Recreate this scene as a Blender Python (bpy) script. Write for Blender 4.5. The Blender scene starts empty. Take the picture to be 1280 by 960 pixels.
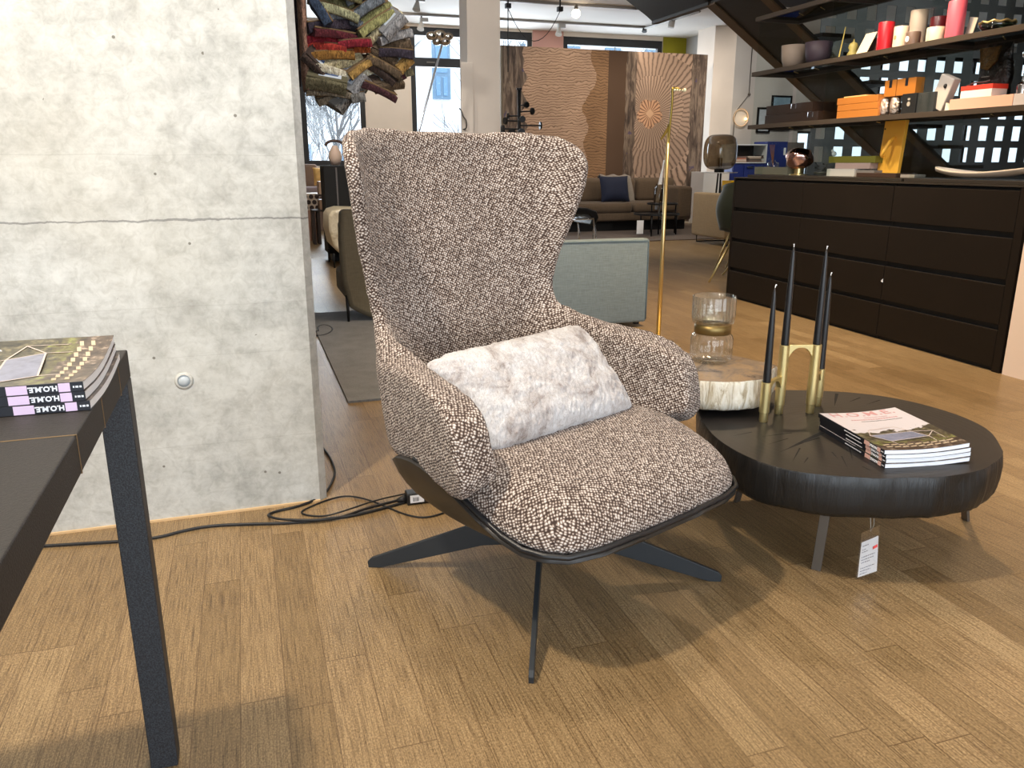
import bpy, bmesh, math, random
from mathutils import Vector, Matrix, noise
S = bpy.context.scene
COL = S.collection
PI = math.pi
rad = math.radians
sin, cos = math.sin, math.cos

# ------------------------------------------------------------------ camera
F_PX, PITCH, YAW, EYE = 997.6, rad(15.494), rad(18.24), 1.0
FW = Vector((sin(YAW)*cos(PITCH), cos(YAW)*cos(PITCH), -sin(PITCH)))
RT = Vector((cos(YAW), -sin(YAW), 0))
UP = RT.cross(FW)
EYEP = Vector((0, 0, EYE))
def ray(x, y): return FW + RT*((x-640)/F_PX) + UP*((480-y)/F_PX)
def at_z(x, y, z=0.0):
    d = ray(x, y); return EYEP + d*((z-EYE)/d.z)
def at_y(x, y, Y):
    d = ray(x, y); return EYEP + d*(Y/d.y)
def at_x(x, y, X):
    d = ray(x, y); return EYEP + d*(X/d.x)
cam = bpy.data.cameras.new('camera')
cam.sensor_fit = 'HORIZONTAL'; cam.sensor_width = 36.0; cam.lens = 36.0*F_PX/1280
cam.clip_start = 0.05; cam.clip_end = 200
camo = bpy.data.objects.new('camera', cam); COL.objects.link(camo)
camo.matrix_world = Matrix.Translation(EYEP) @ Matrix((RT, UP, -FW)).transposed().to_4x4()
S.camera = camo
S.view_settings.view_transform = 'Standard'
S.view_settings.look = 'None'
S.view_settings.gamma = 1.0
S.view_settings.use_curve_mapping = False
S.view_settings.exposure = 0.0

# ------------------------------------------------------------------ materials
def srgb(r, g, b):
    f = lambda c: (c/255)/12.92 if c <= 10 else ((c/255+0.055)/1.055)**2.4
    return (f(r), f(g), f(b), 1.0)
class NT:
    def __init__(s, name):
        s.m = bpy.data.materials.new(name); s.m.use_nodes = True
        s.t = s.m.node_tree; s.t.nodes.clear()
        s.out = s.n('ShaderNodeOutputMaterial')
        s.b = s.n('ShaderNodeBsdfPrincipled')
        s.l(s.b.outputs[0], s.out.inputs[0])
    def n(s, typ, **kw):
        nd = s.t.nodes.new(typ)
        for k, v in kw.items():
            if k.startswith('i_'):
                nd.inputs[k[2:].replace('_', ' ')].default_value = v
            else: setattr(nd, k, v)
        return nd
    def l(s, a, b): s.t.links.new(a, b)
    def coord(s, scale=(1, 1, 1), loc=(0, 0, 0), rot=(0, 0, 0), kind='Object'):
        c = s.n('ShaderNodeTexCoord'); m = s.n('ShaderNodeMapping')
        m.inputs['Scale'].default_value = scale; m.inputs['Location'].default_value = loc; m.inputs['Rotation'].default_value = rot
        s.l(c.outputs[kind], m.inputs[0]); return m.outputs[0]
    def noise(s, vec, scale, detail=4, rough=0.55, dist=0.0):
        nd = s.n('ShaderNodeTexNoise'); nd.inputs['Scale'].default_value = scale; nd.inputs['Detail'].default_value = detail
        nd.inputs['Roughness'].default_value = rough; nd.inputs['Distortion'].default_value = dist
        if vec is not None: s.l(vec, nd.inputs['Vector'])
        return nd.outputs[0]
    def ramp(s, fac, stops, interp='LINEAR'):
        r = s.n('ShaderNodeValToRGB'); e = r.color_ramp.elements; r.color_ramp.interpolation = interp
        while len(e) < len(stops): e.new(0.5)
        for k, (p, c) in enumerate(stops):
            e[k].position = p; e[k].color = c if len(c) == 4 else (*c, 1)
        s.l(fac, r.inputs[0]); return r.outputs[0]
    def math(s, op, a, b=None, c=None):
        nd = s.n('ShaderNodeMath', operation=op)
        for k, v in enumerate((a, b, c)):
            if v is None: continue
            if isinstance(v, (int, float)): nd.inputs[k].default_value = v
            else: s.l(v, nd.inputs[k])
        return nd.outputs[0]
    def mix(s, fac, a, b, blend='MIX'):
        nd = s.n('ShaderNodeMix', data_type='RGBA', blend_type=blend)
        for sock, v in ((nd.inputs[0], fac), (nd.inputs[6], a), (nd.inputs[7], b)):
            if isinstance(v, (int, float)): sock.default_value = v
            elif isinstance(v, tuple): sock.default_value = v
            else: s.l(v, sock)
        return nd.outputs[2]
    def bump(s, h, strength=0.3, dist=0.01):
        b = s.n('ShaderNodeBump'); b.inputs['Strength'].default_value = strength; b.inputs['Distance'].default_value = dist
        s.l(h, b.inputs['Height']); s.l(b.outputs[0], s.b.inputs['Normal'])
    def color(s, v):
        if isinstance(v, tuple): s.b.inputs['Base Color'].default_value = v
        else: s.l(v, s.b.inputs['Base Color'])
    def set(s, **kw):
        for k, v in kw.items(): s.b.inputs[k.replace('_', ' ')].default_value = v
def plain(name, c, rough=0.5, metal=0.0, var=0.0, vscale=30, **kw):
    t = NT(name); t.set(Roughness=rough, Metallic=metal, **kw)
    if var:
        n = t.noise(t.coord(), vscale)
        d = tuple(x*(1-var) for x in c[:3])+(1,); e = tuple(min(1, x*(1+var)) for x in c[:3])+(1,)
        t.color(t.ramp(n, [(0.3, d), (0.7, e)]))
    else: t.color(c)
    return t.m
def clearglass(name, tint=(1, 1, 1, 1), gloss=0.12, rough=0.02, edge=0.6):
    t = NT(name); t.t.nodes.remove(t.b)
    tr = t.n('ShaderNodeBsdfTransparent'); tr.inputs[0].default_value = tint
    gl = t.n('ShaderNodeBsdfGlossy'); gl.inputs['Roughness'].default_value = rough
    fr = t.n('ShaderNodeLayerWeight'); fr.inputs[0].default_value = 0.25
    f = t.math('MULTIPLY_ADD', fr.outputs['Facing'], edge, gloss*0.4)
    f2 = t.math('MINIMUM', f, 0.75)
    mx = t.n('ShaderNodeMixShader'); t.l(f2, mx.inputs[0]); t.l(tr.outputs[0], mx.inputs[1]); t.l(gl.outputs[0], mx.inputs[2])
    t.l(mx.outputs[0], t.out.inputs[0]); return t.m
def glow(name, c, strength):
    t = NT(name); t.color(c); t.b.inputs['Emission Color'].default_value = c; t.b.inputs['Emission Strength'].default_value = strength
    return t.m

def m_concrete():
    t = NT('board_marked_concrete'); v = t.coord()
    a = t.noise(v, 2.2, 8, 0.62, 0.6); b = t.noise(v, 14, 6, 0.65, 0.3); c = t.noise(v, 90, 3, 0.6)
    base = t.ramp(a, [(0.28, srgb(162, 163, 159)), (0.5, srgb(188, 189, 186)), (0.72, srgb(208, 209, 206))])
    fine = t.ramp(b, [(0.32, srgb(144, 144, 140)), (0.5, srgb(192, 193, 188)), (0.7, srgb(220, 221, 217))])
    col = t.mix(0.5, base, fine)
    vb = t.coord(scale=(1.3, 1, 26)); st = t.noise(vb, 1.2, 5, 0.6, 0.2)
    col = t.mix(0.07, col, t.ramp(st, [(0.38, srgb(140, 138, 130)), (0.62, srgb(236, 235, 228))]))
    md = t.noise(t.coord(loc=(2, 5, 7)), 34, 5, .7, 1.0)
    col = t.mix(0.34, col, t.mix(1.0, col, t.ramp(md, [(.34, srgb(186, 184, 178)), (.56, srgb(255, 255, 255))]), 'MULTIPLY'))
    warm = t.noise(t.coord(loc=(4, 1, 2)), 1.3, 4, 0.5)
    col = t.mix(t.math('MULTIPLY', t.ramp(warm, [(0.5, (0, 0, 0)), (0.75, (1, 1, 1))]), 0.28), col, srgb(196, 188, 168))
    vo = t.n('ShaderNodeTexVoronoi'); vo.inputs['Scale'].default_value = 21; t.l(t.coord(), vo.inputs['Vector'])
    gate = t.math('GREATER_THAN', t.noise(t.coord(loc=(9, 3, 1)), 7, 3), 0.56)
    pit = t.math('MULTIPLY', t.math('LESS_THAN', vo.outputs['Distance'], 0.085), gate)
    col = t.mix(t.math('MULTIPLY', pit, 0.75), col, srgb(84, 78, 66))
    # construction joint: a wandering dark hairline at the pour height
    sx = t.n('ShaderNodeSeparateXYZ'); t.l(t.coord(), sx.inputs[0])
    w1 = t.noise(t.coord(scale=(1, 0, 0)), 9, 5, 0.7)
    zz = t.math('ADD', sx.outputs['Z'], t.math('MULTIPLY_ADD', w1, 0.026, -0.013-0.853))
    jw = t.math('MULTIPLY_ADD', t.noise(t.coord(scale=(1, 0, 0), loc=(3, 0, 0)), 3, 2), 0.006, -0.0006)
    jm = t.math('LESS_THAN', t.math('ABSOLUTE', zz), jw)
    col = t.mix(t.math('MULTIPLY', jm, 0.6), col, srgb(92, 92, 92))
    for h in (0.48, 1.02, 0.62, 0.22):
        z2 = t.math('ADD', sx.outputs['Z'], t.math('MULTIPLY_ADD', t.noise(t.coord(scale=(1, 0, 0), loc=(h*7, 0, 0)), 4, 3), 0.012, -0.006-h))
        lm = t.math('LESS_THAN', t.math('ABSOLUTE', z2), 0.0011)
        col = t.mix(t.math('MULTIPLY', lm, 0.16), col, srgb(120, 118, 110))
    t.color(col); t.set(Roughness=0.85)
    h = t.math('ADD', t.math('MULTIPLY', b, 0.6), t.math('MULTIPLY', c, 0.35))
    h = t.math('SUBTRACT', h, t.math('MULTIPLY', t.math('ADD', pit, jm), 1.0))
    t.bump(h, 0.35, 0.004); return t.m
def m_floor():
    t = NT('oak_strip_parquet'); sx = t.n('ShaderNodeSeparateXYZ'); t.l(t.coord(), sx.inputs[0])
    W, Ln = 0.084, 0.78
    u = t.math('DIVIDE', sx.outputs['X'], W); row = t.math('FLOOR', u)
    wn = t.n('ShaderNodeTexWhiteNoise', noise_dimensions='1D'); t.l(row, wn.inputs['W'])
    vv = t.math('ADD', t.math('DIVIDE', sx.outputs['Y'], Ln), t.math('MULTIPLY', wn.outputs[0], 7.31)); cl = t.math('FLOOR', vv)
    cb = t.n('ShaderNodeCombineXYZ'); t.l(row, cb.inputs[0]); t.l(cl, cb.inputs[1])
    w2 = t.n('ShaderNodeTexWhiteNoise', noise_dimensions='2D'); t.l(cb.outputs[0], w2.inputs['Vector'])
    plank = t.ramp(w2.outputs[0], [(0.0, srgb(168, 144, 106)), (0.3, srgb(183, 159, 121)), (0.6, srgb(190, 165, 126)), (0.85, srgb(176, 152, 114)), (1.0, srgb(202, 178, 138))])
    off = t.n('ShaderNodeVectorMath', operation='MULTIPLY_ADD'); off.inputs[1].default_value = (3.7, 5.1, 9.0)
    t.l(cb.outputs[0], off.inputs[0]); t.l(t.coord(scale=(95, 4.0, 1)), off.inputs[2])
    g = t.noise(off.outputs[0], 2.1, 6, 0.62, 0.7)
    col = t.mix(0.75, plank, t.mix(1.0, plank, t.ramp(g, [(0.28, srgb(168, 158, 146)), (0.5, srgb(238, 234, 228)), (0.72, srgb(255, 252, 246))]), 'MULTIPLY'))
    off2 = t.n('ShaderNodeVectorMath', operation='MULTIPLY_ADD'); off2.inputs[1].default_value = (1.3, 8.1, 2.0)
    t.l(cb.outputs[0], off2.inputs[0]); t.l(t.coord(scale=(420, 9, 1)), off2.inputs[2])
    fl = t.noise(off2.outputs[0], 1.0, 3, 0.6)
    col = t.mix(0.75, col, t.mix(1.0, col, t.ramp(fl, [(0.33, srgb(156, 144, 128)), (0.52, srgb(246, 242, 236)), (0.75, srgb(255, 255, 252))]), 'MULTIPLY'))
    spk = t.noise(t.coord(scale=(1, .55, 1)), 330, 2, 0.75)
    col = t.mix(0.8, col, t.mix(1.0, col, t.ramp(spk, [(0.35, srgb(160, 150, 140)), (0.65, srgb(255, 255, 255))]), 'MULTIPLY'))
    dirt = t.noise(t.coord(), 1.6, 5, 0.6)
    col = t.mix(0.35, col, t.mix(1.0, col, t.ramp(dirt, [(0.3, srgb(190, 182, 172)), (0.6, srgb(255, 255, 255))]), 'MULTIPLY'))
    fu = t.math('FRACT', u); fv = t.math('FRACT', vv)
    e1 = t.math('LESS_THAN', t.math('MINIMUM', fu, t.math('SUBTRACT', 1.0, fu)), 0.011)
    e2 = t.math('LESS_THAN', t.math('MINIMUM', fv, t.math('SUBTRACT', 1.0, fv)), 0.0017)
    ed = t.math('MAXIMUM', e1, e2)
    col = t.mix(t.math('MULTIPLY', ed, 0.62), col, srgb(80, 56, 32))
    t.color(col)
    t.l(t.ramp(g, [(0.3, (0.34,)*3), (0.7, (0.44,)*3)]), t.b.inputs['Roughness'])
    t.set(**{'Specular_IOR_Level': 0.45})
    t.bump(t.math('SUBTRACT', t.math('MULTIPLY', fl, 0.3), ed), 0.12, 0.002); return t.m
def m_boucle(name, dark, mid, light, scale=140):
    """Knobbly weave: rows of light nubs, laid on whichever plane the cloth faces."""
    t = NT(name); tc = t.n('ShaderNodeTexCoord')
    P = t.n('ShaderNodeSeparateXYZ'); t.l(tc.outputs['Object'], P.inputs[0]); N = t.n('ShaderNodeSeparateXYZ'); t.l(tc.outputs['Normal'], N.inputs[0])
    ax, ay, az = (t.math('ABSOLUTE', N.outputs[k]) for k in range(3))
    sx = t.math('GREATER_THAN', ax, t.math('MAXIMUM', ay, az)); sz = t.math('GREATER_THAN', az, t.math('MAXIMUM', ax, ay))
    def sel(k, a, b): return t.math('ADD', t.math('MULTIPLY', k, a), t.math('MULTIPLY', t.math('SUBTRACT', 1.0, k), b))
    u = sel(sx, P.outputs[1], P.outputs[0]); v = sel(sz, P.outputs[1], P.outputs[2])
    cb = t.n('ShaderNodeCombineXYZ'); t.l(u, cb.inputs[0]); t.l(v, cb.inputs[1])
    mp = t.n('ShaderNodeMapping'); mp.inputs['Rotation'].default_value = (0, 0, .5); mp.inputs['Scale'].default_value = (1, 1.12, 1); t.l(cb.outputs[0], mp.inputs[0])
    nz = t.n('ShaderNodeTexNoise'); nz.inputs['Scale'].default_value = 38; t.l(tc.outputs['Object'], nz.inputs['Vector'])
    wob = t.n('ShaderNodeVectorMath', operation='MULTIPLY_ADD'); wob.inputs[1].default_value = (0.007,)*3; t.l(nz.outputs['Color'], wob.inputs[0]); t.l(mp.outputs[0], wob.inputs[2])
    vo = t.n('ShaderNodeTexVoronoi', voronoi_dimensions='2D'); vo.inputs['Scale'].default_value = scale; vo.inputs['Randomness'].default_value = 0.42; t.l(wob.outputs[0], vo.inputs['Vector'])
    d = vo.outputs['Distance']; cellr = t.n('ShaderNodeSeparateColor'); t.l(vo.outputs['Color'], cellr.inputs[0])
    k = t.math('ADD', d, t.math('MULTIPLY_ADD', cellr.outputs[0], 0.24, -0.12))
    col = t.ramp(k, [(0.10, light), (0.32, mid), (0.54, dark)])
    big = t.noise(t.coord(scale=(1, 1, .2)), 30, 3, .6)
    col = t.mix(.25, col, t.mix(1.0, col, t.ramp(big, [(.35, srgb(186, 180, 176)), (.65, srgb(255, 255, 255))]), 'MULTIPLY'))
    t.color(col); t.set(Roughness=0.95, **{'Sheen_Weight': 0.12, 'Specular_IOR_Level': 0.15})
    t.bump(t.math('MULTIPLY', d, -1.0), 0.8, 0.004); return t.m
def m_weave(name, c, amp=0.25, scale=260, rough=0.9):
    t = NT(name); a = t.noise(t.coord(scale=(1, 1, 0.08)), scale, 3, 0.6); b = t.noise(t.coord(scale=(0.08, 0.08, 1)), scale, 3, 0.6)
    k = t.math('MULTIPLY', t.math('ADD', a, b), 0.5)
    t.color(t.ramp(k, [(0.36, tuple(x*(1-amp) for x in c[:3])+(1,)), (0.64, tuple(min(1, x*(1+amp)) for x in c[:3])+(1,))]))
    t.set(Roughness=rough, **{'Sheen_Weight': 0.1}); t.bump(k, 0.2, 0.002); return t.m
def m_fur():
    t = NT('pale_rabbit_fur'); v = t.coord()
    a = t.noise(v, 11, 5, 0.7, 0.8); b = t.noise(t.coord(scale=(1, 1, 0.35)), 190, 4, 0.75, 1.5)
    col = t.ramp(a, [(0.34, srgb(142, 128, 121)), (0.45, srgb(194, 187, 184)), (0.58, srgb(214, 212, 212))])
    col = t.mix(0.6, col, t.mix(1.0, col, t.ramp(b, [(0.32, srgb(160, 150, 146)), (0.56, srgb(255, 255, 255))]), 'MULTIPLY'))
    t.color(col); t.set(Roughness=1.0, **{'Sheen_Weight': 0.4, 'Specular_IOR_Level': 0.05}); t.bump(b, 0.7, 0.006); return t.m
def m_charred():
    t = NT('charred_black_wood'); v = t.coord(scale=(1, 1, 0.12)); a = t.noise(v, 46, 5, 0.65, 0.6); b = t.noise(t.coord(), 5, 4)
    t.color(t.ramp(b, [(0.3, srgb(9, 9, 10)), (0.7, srgb(18, 18, 18))]))
    t.l(t.ramp(a, [(0.3, (0.32,)*3), (0.7, (0.52,)*3)]), t.b.inputs['Roughness']); t.bump(a, 0.45, 0.006); return t.m
def m_slabtop(cx, cy):
    t = NT('blackened_slab_top'); t.set(Roughness=0.5)
    sx = t.n('ShaderNodeSeparateXYZ'); t.l(t.coord(loc=(-cx, -cy, 0)), sx.inputs[0])
    x, y = sx.outputs['X'], sx.outputs['Y']
    r = t.math('SQRT', t.math('ADD', t.math('MULTIPLY', x, x), t.math('MULTIPLY', y, y)))
    ring = t.math('SINE', t.math('MULTIPLY_ADD', t.noise(t.coord(), 4, 3), 14, t.math('MULTIPLY', r, 330)))
    n = t.noise(t.coord(), 9, 4)
    t.color(t.ramp(n, [(0.3, srgb(23, 20, 19)), (0.7, srgb(35, 30, 28))]))
    t.bump(t.math('ADD', t.math('MULTIPLY', ring, 0.15), n), 0.12, 0.004); return t.m
def m_petrified():
    t = NT('petrified_wood_bark'); v = t.coord(scale=(1, 1, 0.16)); a = t.noise(v, 52, 6, 0.68, 1.2); b = t.noise(t.coord(), 9, 4)
    col = t.ramp(a, [(0.30, srgb(104, 86, 62)), (0.40, srgb(172, 156, 128)), (0.52, srgb(218, 210, 192)), (0.75, srgb(238, 235, 226))])
    col = t.mix(t.math('MULTIPLY', t.ramp(b, [(0.5, (0, 0, 0)), (0.68, (1, 1, 1))]), 0.55), col, srgb(150, 118, 70))
    t.color(col); t.set(Roughness=0.7); t.bump(a, 0.8, 0.012); return t.m
def m_petritop():
    t = NT('polished_petrified_top'); a = t.noise(t.coord(), 9, 6, 0.6, 1.5)
    t.color(t.ramp(a, [(0.3, srgb(70, 58, 50)), (0.45, srgb(134, 118, 102)), (0.6, srgb(160, 134, 104)), (0.75, srgb(116, 104, 96))])); t.set(Roughness=0.22); return t.m
def m_waves(name, c0, c1, c2, rot, scale, dist, center=None, nrad=46, namp=11):
    t = NT(name); v = t.coord(rot=rot)
    nz = t.noise(t.coord(), 2.4, 4, 0.6)
    w = t.n('ShaderNodeTexWave', wave_type='BANDS', bands_direction='Z', wave_profile='SAW'); w.inputs['Scale'].default_value = scale
    w.inputs['Distortion'].default_value = dist; w.inputs['Detail'].default_value = 2.5; w.inputs['Detail Scale'].default_value = 0.8
    if center:
        sx = t.n('ShaderNodeSeparateXYZ'); t.l(t.coord(loc=(-center[0], 0, -center[1])), sx.inputs[0])
        ang = t.math('ARCTAN2', sx.outputs['Z'], sx.outputs['X'])
        r = t.math('SQRT', t.math('ADD', t.math('MULTIPLY', sx.outputs['X'], sx.outputs['X']), t.math('MULTIPLY', sx.outputs['Z'], sx.outputs['Z'])))
        cell = t.math('FLOOR', t.math('MULTIPLY_ADD', nz, 0.9, t.math('MULTIPLY', r, 2.6)))
        k = t.math('SINE', t.math('MULTIPLY_ADD', ang, nrad, t.math('ADD', t.math('MULTIPLY', nz, namp), t.math('MULTIPLY', cell, 1.9))))
        k = t.math('MULTIPLY_ADD', k, 0.5, 0.5)
        tone = t.math('FRACT', t.math('MULTIPLY', cell, 0.37))
        col = t.ramp(k, [(0.04, c0), (0.28, c1), (0.9, c2)])
        col = t.mix(t.math('MULTIPLY', tone, 0.5), col, srgb(128, 106, 92))
    else:
        t.l(v, w.inputs['Vector']); k = w.outputs['Fac']
        col = t.ramp(k, [(0.0, c0), (0.22, c1), (0.8, c2), (0.93, c1), (1.0, c0)])
        col = t.mix(0.3, col, t.mix(1.0, col, t.ramp(nz, [(0.3, srgb(160, 150, 145)), (0.6, srgb(255, 255, 255))]), 'MULTIPLY'))
    t.color(col); t.set(Roughness=0.8); return t.m
def m_bark():
    t = NT('tapestry_bark_strip'); v = t.coord(scale=(1, 1, 0.16)); a = t.noise(v, 16, 5, 0.65, 0.8); b = t.noise(t.coord(), 6, 3)
    col = t.ramp(a, [(0.32, srgb(52, 42, 38)), (0.48, srgb(96, 80, 70)), (0.62, srgb(142, 124, 108)), (0.76, srgb(84, 70, 72))])
    col = t.mix(t.math('MULTIPLY', t.math('GREATER_THAN', b, 0.66), 0.6), col, srgb(62, 54, 104))
    t.color(col); t.set(Roughness=0.8); return t.m
def m_pile(name, c):
    t = NT(name); a = t.noise(t.coord(scale=(1, .6, .32)), 150, 3, 0.6, 1.0); b = t.noise(t.coord(), 40, 3, .6)
    k = t.math('ADD', t.math('MULTIPLY', a, .75), t.math('MULTIPLY', b, .25))
    t.color(t.ramp(k, [(0.34, tuple(x*0.22 for x in c[:3])+(1,)), (0.5, c), (0.66, tuple(min(1, x*1.9+.01) for x in c[:3])+(1,))]))
    t.set(Roughness=1.0); t.bump(a, 1.0, 0.012); return t.m

# ------------------------------------------------------------------ mesh building
class MB:
    def __init__(s): s.v = []; s.f = []; s.mi = []; s.cur = 0
    def add(s, vs, fs, m=None):
        o = len(s.v); s.v += [Vector(p) for p in vs]; s.f += [tuple(i+o for i in f) for f in fs]; s.mi += [s.cur]*len(fs); return s
    def hexa(s, p):   # p: 8 points, bottom ring 0-3, top ring 4-7
        return s.add(p, [(3, 2, 1, 0), (4, 5, 6, 7), (0, 1, 5, 4), (1, 2, 6, 5), (2, 3, 7, 6), (3, 0, 4, 7)])
    def box(s, x0, x1, y0, y1, z0, z1):
        return s.hexa([(x0, y0, z0), (x1, y0, z0), (x1, y1, z0), (x0, y1, z0), (x0, y0, z1), (x1, y0, z1), (x1, y1, z1), (x0, y1, z1)])
    def obox(s, c, size, M):
        hx, hy, hz = size[0]/2, size[1]/2, size[2]/2; c = Vector(c)
        return s.hexa([c + M @ Vector(q) for q in ((-hx, -hy, -hz), (hx, -hy, -hz), (hx, hy, -hz), (-hx, hy, -hz), (-hx, -hy, hz), (hx, -hy, hz), (hx, hy, hz), (-hx, hy, hz))])
    def rbox(s, x0, x1, y0, y1, z0, z1, r=0.02, n=4):   # soft box: every edge rounded
        hx, hy, hz = (x1-x0)/2, (y1-y0)/2, (z1-z0)/2; c = Vector(((x0+x1)/2, (y0+y1)/2, (z0+z1)/2)); r = min(r, hx*.99, hy*.99, hz*.99)
        bm = bmesh.new(); bmesh.ops.create_cube(bm, size=2.0)
        bmesh.ops.scale(bm, vec=(hx, hy, hz), verts=bm.verts)
        bmesh.ops.bevel(bm, geom=bm.edges[:], offset=r, segments=n, profile=0.5, affect='EDGES', clamp_overlap=True)
        bmesh.ops.translate(bm, vec=c, verts=bm.verts)
        bm.verts.index_update(); s.add([v.co.copy() for v in bm.verts], [[v.index for v in f.verts] for f in bm.faces]); bm.free(); return s
    def prism(s, pts, d):   # polygon of 3D points extruded by vector d
        n = len(pts); a = [Vector(p) for p in pts]; d = Vector(d)
        return s.add(a + [p+d for p in a], [tuple(reversed(range(n))), tuple(range(n, 2*n))] + [(k, (k+1) % n, n+(k+1) % n, n+k) for k in range(n)])
    def lathe(s, prof, c=(0, 0, 0), n=32, cap=True):
        c = Vector(c); vs = []; fs = []
        for r, z in prof:
            for k in range(n): vs.append(c + Vector((r*cos(2*PI*k/n), r*sin(2*PI*k/n), z)))
        for j in range(len(prof)-1):
            for k in range(n): fs.append((j*n+k, j*n+(k+1) % n, (j+1)*n+(k+1) % n, (j+1)*n+k))
        if cap: fs.append(tuple(reversed(range(n)))); fs.append(tuple(range((len(prof)-1)*n, len(prof)*n)))
        return s.add(vs, fs)
    def tube(s, pts, r, n=10, close=False, smooth=0):
        P = [Vector(p) for p in pts]
        R = list(r) if isinstance(r, (list, tuple)) else [r]*len(P)
        for _ in range(smooth):
            Q = []; RR = []; m = len(P); rng = range(m) if close else range(m-1)
            if not close: Q.append(P[0]); RR.append(R[0])
            for k in rng:
                a, b = P[k], P[(k+1) % m]; Q += [a.lerp(b, .25), a.lerp(b, .75)]; RR += [R[k]*.75+R[(k+1) % m]*.25, R[k]*.25+R[(k+1) % m]*.75]
            if not close: Q.append(P[-1]); RR.append(R[-1])
            P, R = Q, RR
        m = len(P); vs = []; fs = []; up = None
        for k in range(m):
            t = (P[(k+1) % m]-P[k-1]) if close else (P[min(k+1, m-1)]-P[max(k-1, 0)])
            t = t.normalized() if t.length > 1e-9 else Vector((0, 0, 1))
            if up is None:
                up = Vector((0, 0, 1)) if abs(t.z) < .9 else Vector((1, 0, 0))
            up = (up - t*up.dot(t)); up = up.normalized() if up.length > 1e-6 else t.orthogonal().normalized()
            b = t.cross(up)
            for j in range(n): vs.append(P[k] + (up*cos(2*PI*j/n) + b*sin(2*PI*j/n))*R[k])
        for k in range(m if close else m-1):
            for j in range(n): fs.append((k*n+j, k*n+(j+1) % n, ((k+1) % m)*n+(j+1) % n, ((k+1) % m)*n+j))
        if not close: fs.append(tuple(reversed(range(n)))); fs.append(tuple(range((m-1)*n, m*n)))
        return s.add(vs, fs)
    def grid(s, fn, nu, nv, wrapu=False):
        vs = [fn(i/(nu if wrapu else nu-1), j/(nv-1)) for j in range(nv) for i in range(nu)]
        return s.add(vs, [(j*nu+i, j*nu+(i+1) % nu, (j+1)*nu+(i+1) % nu, (j+1)*nu+i) for j in range(nv-1) for i in range(nu if wrapu else nu-1)])
    def ball(s, c, rx, ry=None, rz=None, n=16):
        ry = ry or rx; rz = rz or rx; c = Vector(c)
        return s.grid(lambda u, v: c + Vector((rx*cos(2*PI*u)*sin(PI*min(max(v, .004), .996)), ry*sin(2*PI*u)*sin(PI*min(max(v, .004), .996)), -rz*cos(PI*v))), n, n//2+2, True)

def mworld(o):
    M = Matrix.LocRotScale(o.location, o.rotation_euler, o.scale)
    return mworld(o.parent) @ M if o.parent else M
def build(name, mb, m, parent=None, loc=None, smooth=False, world=True, bevel=0, mods=None, auto=None):
    """One mesh object. Points are world coordinates (world=True) or the parent's own."""
    me = bpy.data.meshes.new(name)
    if parent is not None and world:
        Mi = mworld(parent).inverted(); vs = [Mi @ v for v in mb.v]
    elif parent is None and loc is not None:
        L = Vector(loc); vs = [v - L for v in mb.v] if world else mb.v
    else: vs = mb.v
    me.from_pydata([tuple(v) for v in vs], [], mb.f)
    bm = bmesh.new(); bm.from_mesh(me); bmesh.ops.recalc_face_normals(bm, faces=bm.faces); bm.to_mesh(me); bm.free()
    o = bpy.data.objects.new(name, me); COL.objects.link(o)
    ms = m if isinstance(m, (list, tuple)) else [m]
    for x in ms: me.materials.append(x)
    if len(ms) > 1:
        for p, k in zip(me.polygons, mb.mi): p.material_index = k
    if parent is not None: o.parent = parent
    elif loc is not None: o.location = loc
    if bevel:
        b = o.modifiers.new('bevel', 'BEVEL'); b.width = bevel; b.segments = 3; b.limit_method = 'ANGLE'; b.angle_limit = rad(40)
    if smooth:
        for p in me.polygons: p.use_smooth = True
        if auto:
            try: me.set_sharp_from_angle(angle=rad(auto))
            except Exception: pass
    return o
def tag(o, label, cat, group=None, kind=None):
    if label: o['label'] = label
    if cat: o['category'] = cat
    if group: o['group'] = group
    if kind: o['kind'] = kind
    return o
def thing(name, label, cat, loc, rotz=0, group=None):
    e = bpy.data.objects.new(name, None); COL.objects.link(e); e.empty_display_size = .1
    e.location = loc; e.rotation_euler = (0, 0, rotz)
    return tag(e, label, cat, group)
def struct(name, mb, m, loc=None, **kw):
    o = build(name, mb, m, None, loc, **kw); o['kind'] = 'structure'; return o
def base_of(mb):
    xs = [v.x for v in mb.v]; ys = [v.y for v in mb.v]; zs = [v.z for v in mb.v]
    return ((min(xs)+max(xs))/2, (min(ys)+max(ys))/2, min(zs))
def single(name, mb, m, label, cat, group=None, **kw):
    o = build(name, mb, m, None, base_of(mb), **kw); return tag(o, label, cat, group)
def lettering(name, txt, size, m, parent, M, align='CENTER', bold=0.0, ext=0.0004, space=1.0):
    cu = bpy.data.curves.new(name, 'FONT'); cu.body = txt; cu.size = size; cu.align_x = align; cu.align_y = 'CENTER'; cu.offset = bold; cu.extrude = ext; cu.resolution_u = 3; cu.space_character = space
    tmp = bpy.data.objects.new(name+'_tmp', cu); COL.objects.link(tmp)
    dg = bpy.context.evaluated_depsgraph_get(); me = bpy.data.meshes.new_from_object(tmp.evaluated_get(dg))
    bpy.data.objects.remove(tmp); bpy.data.curves.remove(cu)
    Mi = mworld(parent).inverted() @ M
    me.transform(Mi); me.materials.clear(); me.materials.append(m); me.name = name
    o = bpy.data.objects.new(name, me); COL.objects.link(o); o.parent = parent; return o
def frame_matrix(o, ex, ey):
    ex = Vector(ex).normalized(); ey = Vector(ey); ey = (ey - ex*ex.dot(ey)).normalized(); ez = ex.cross(ey)
    M = Matrix((ex, ey, ez)).transposed().to_4x4(); M.translation = Vector(o); return M
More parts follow.
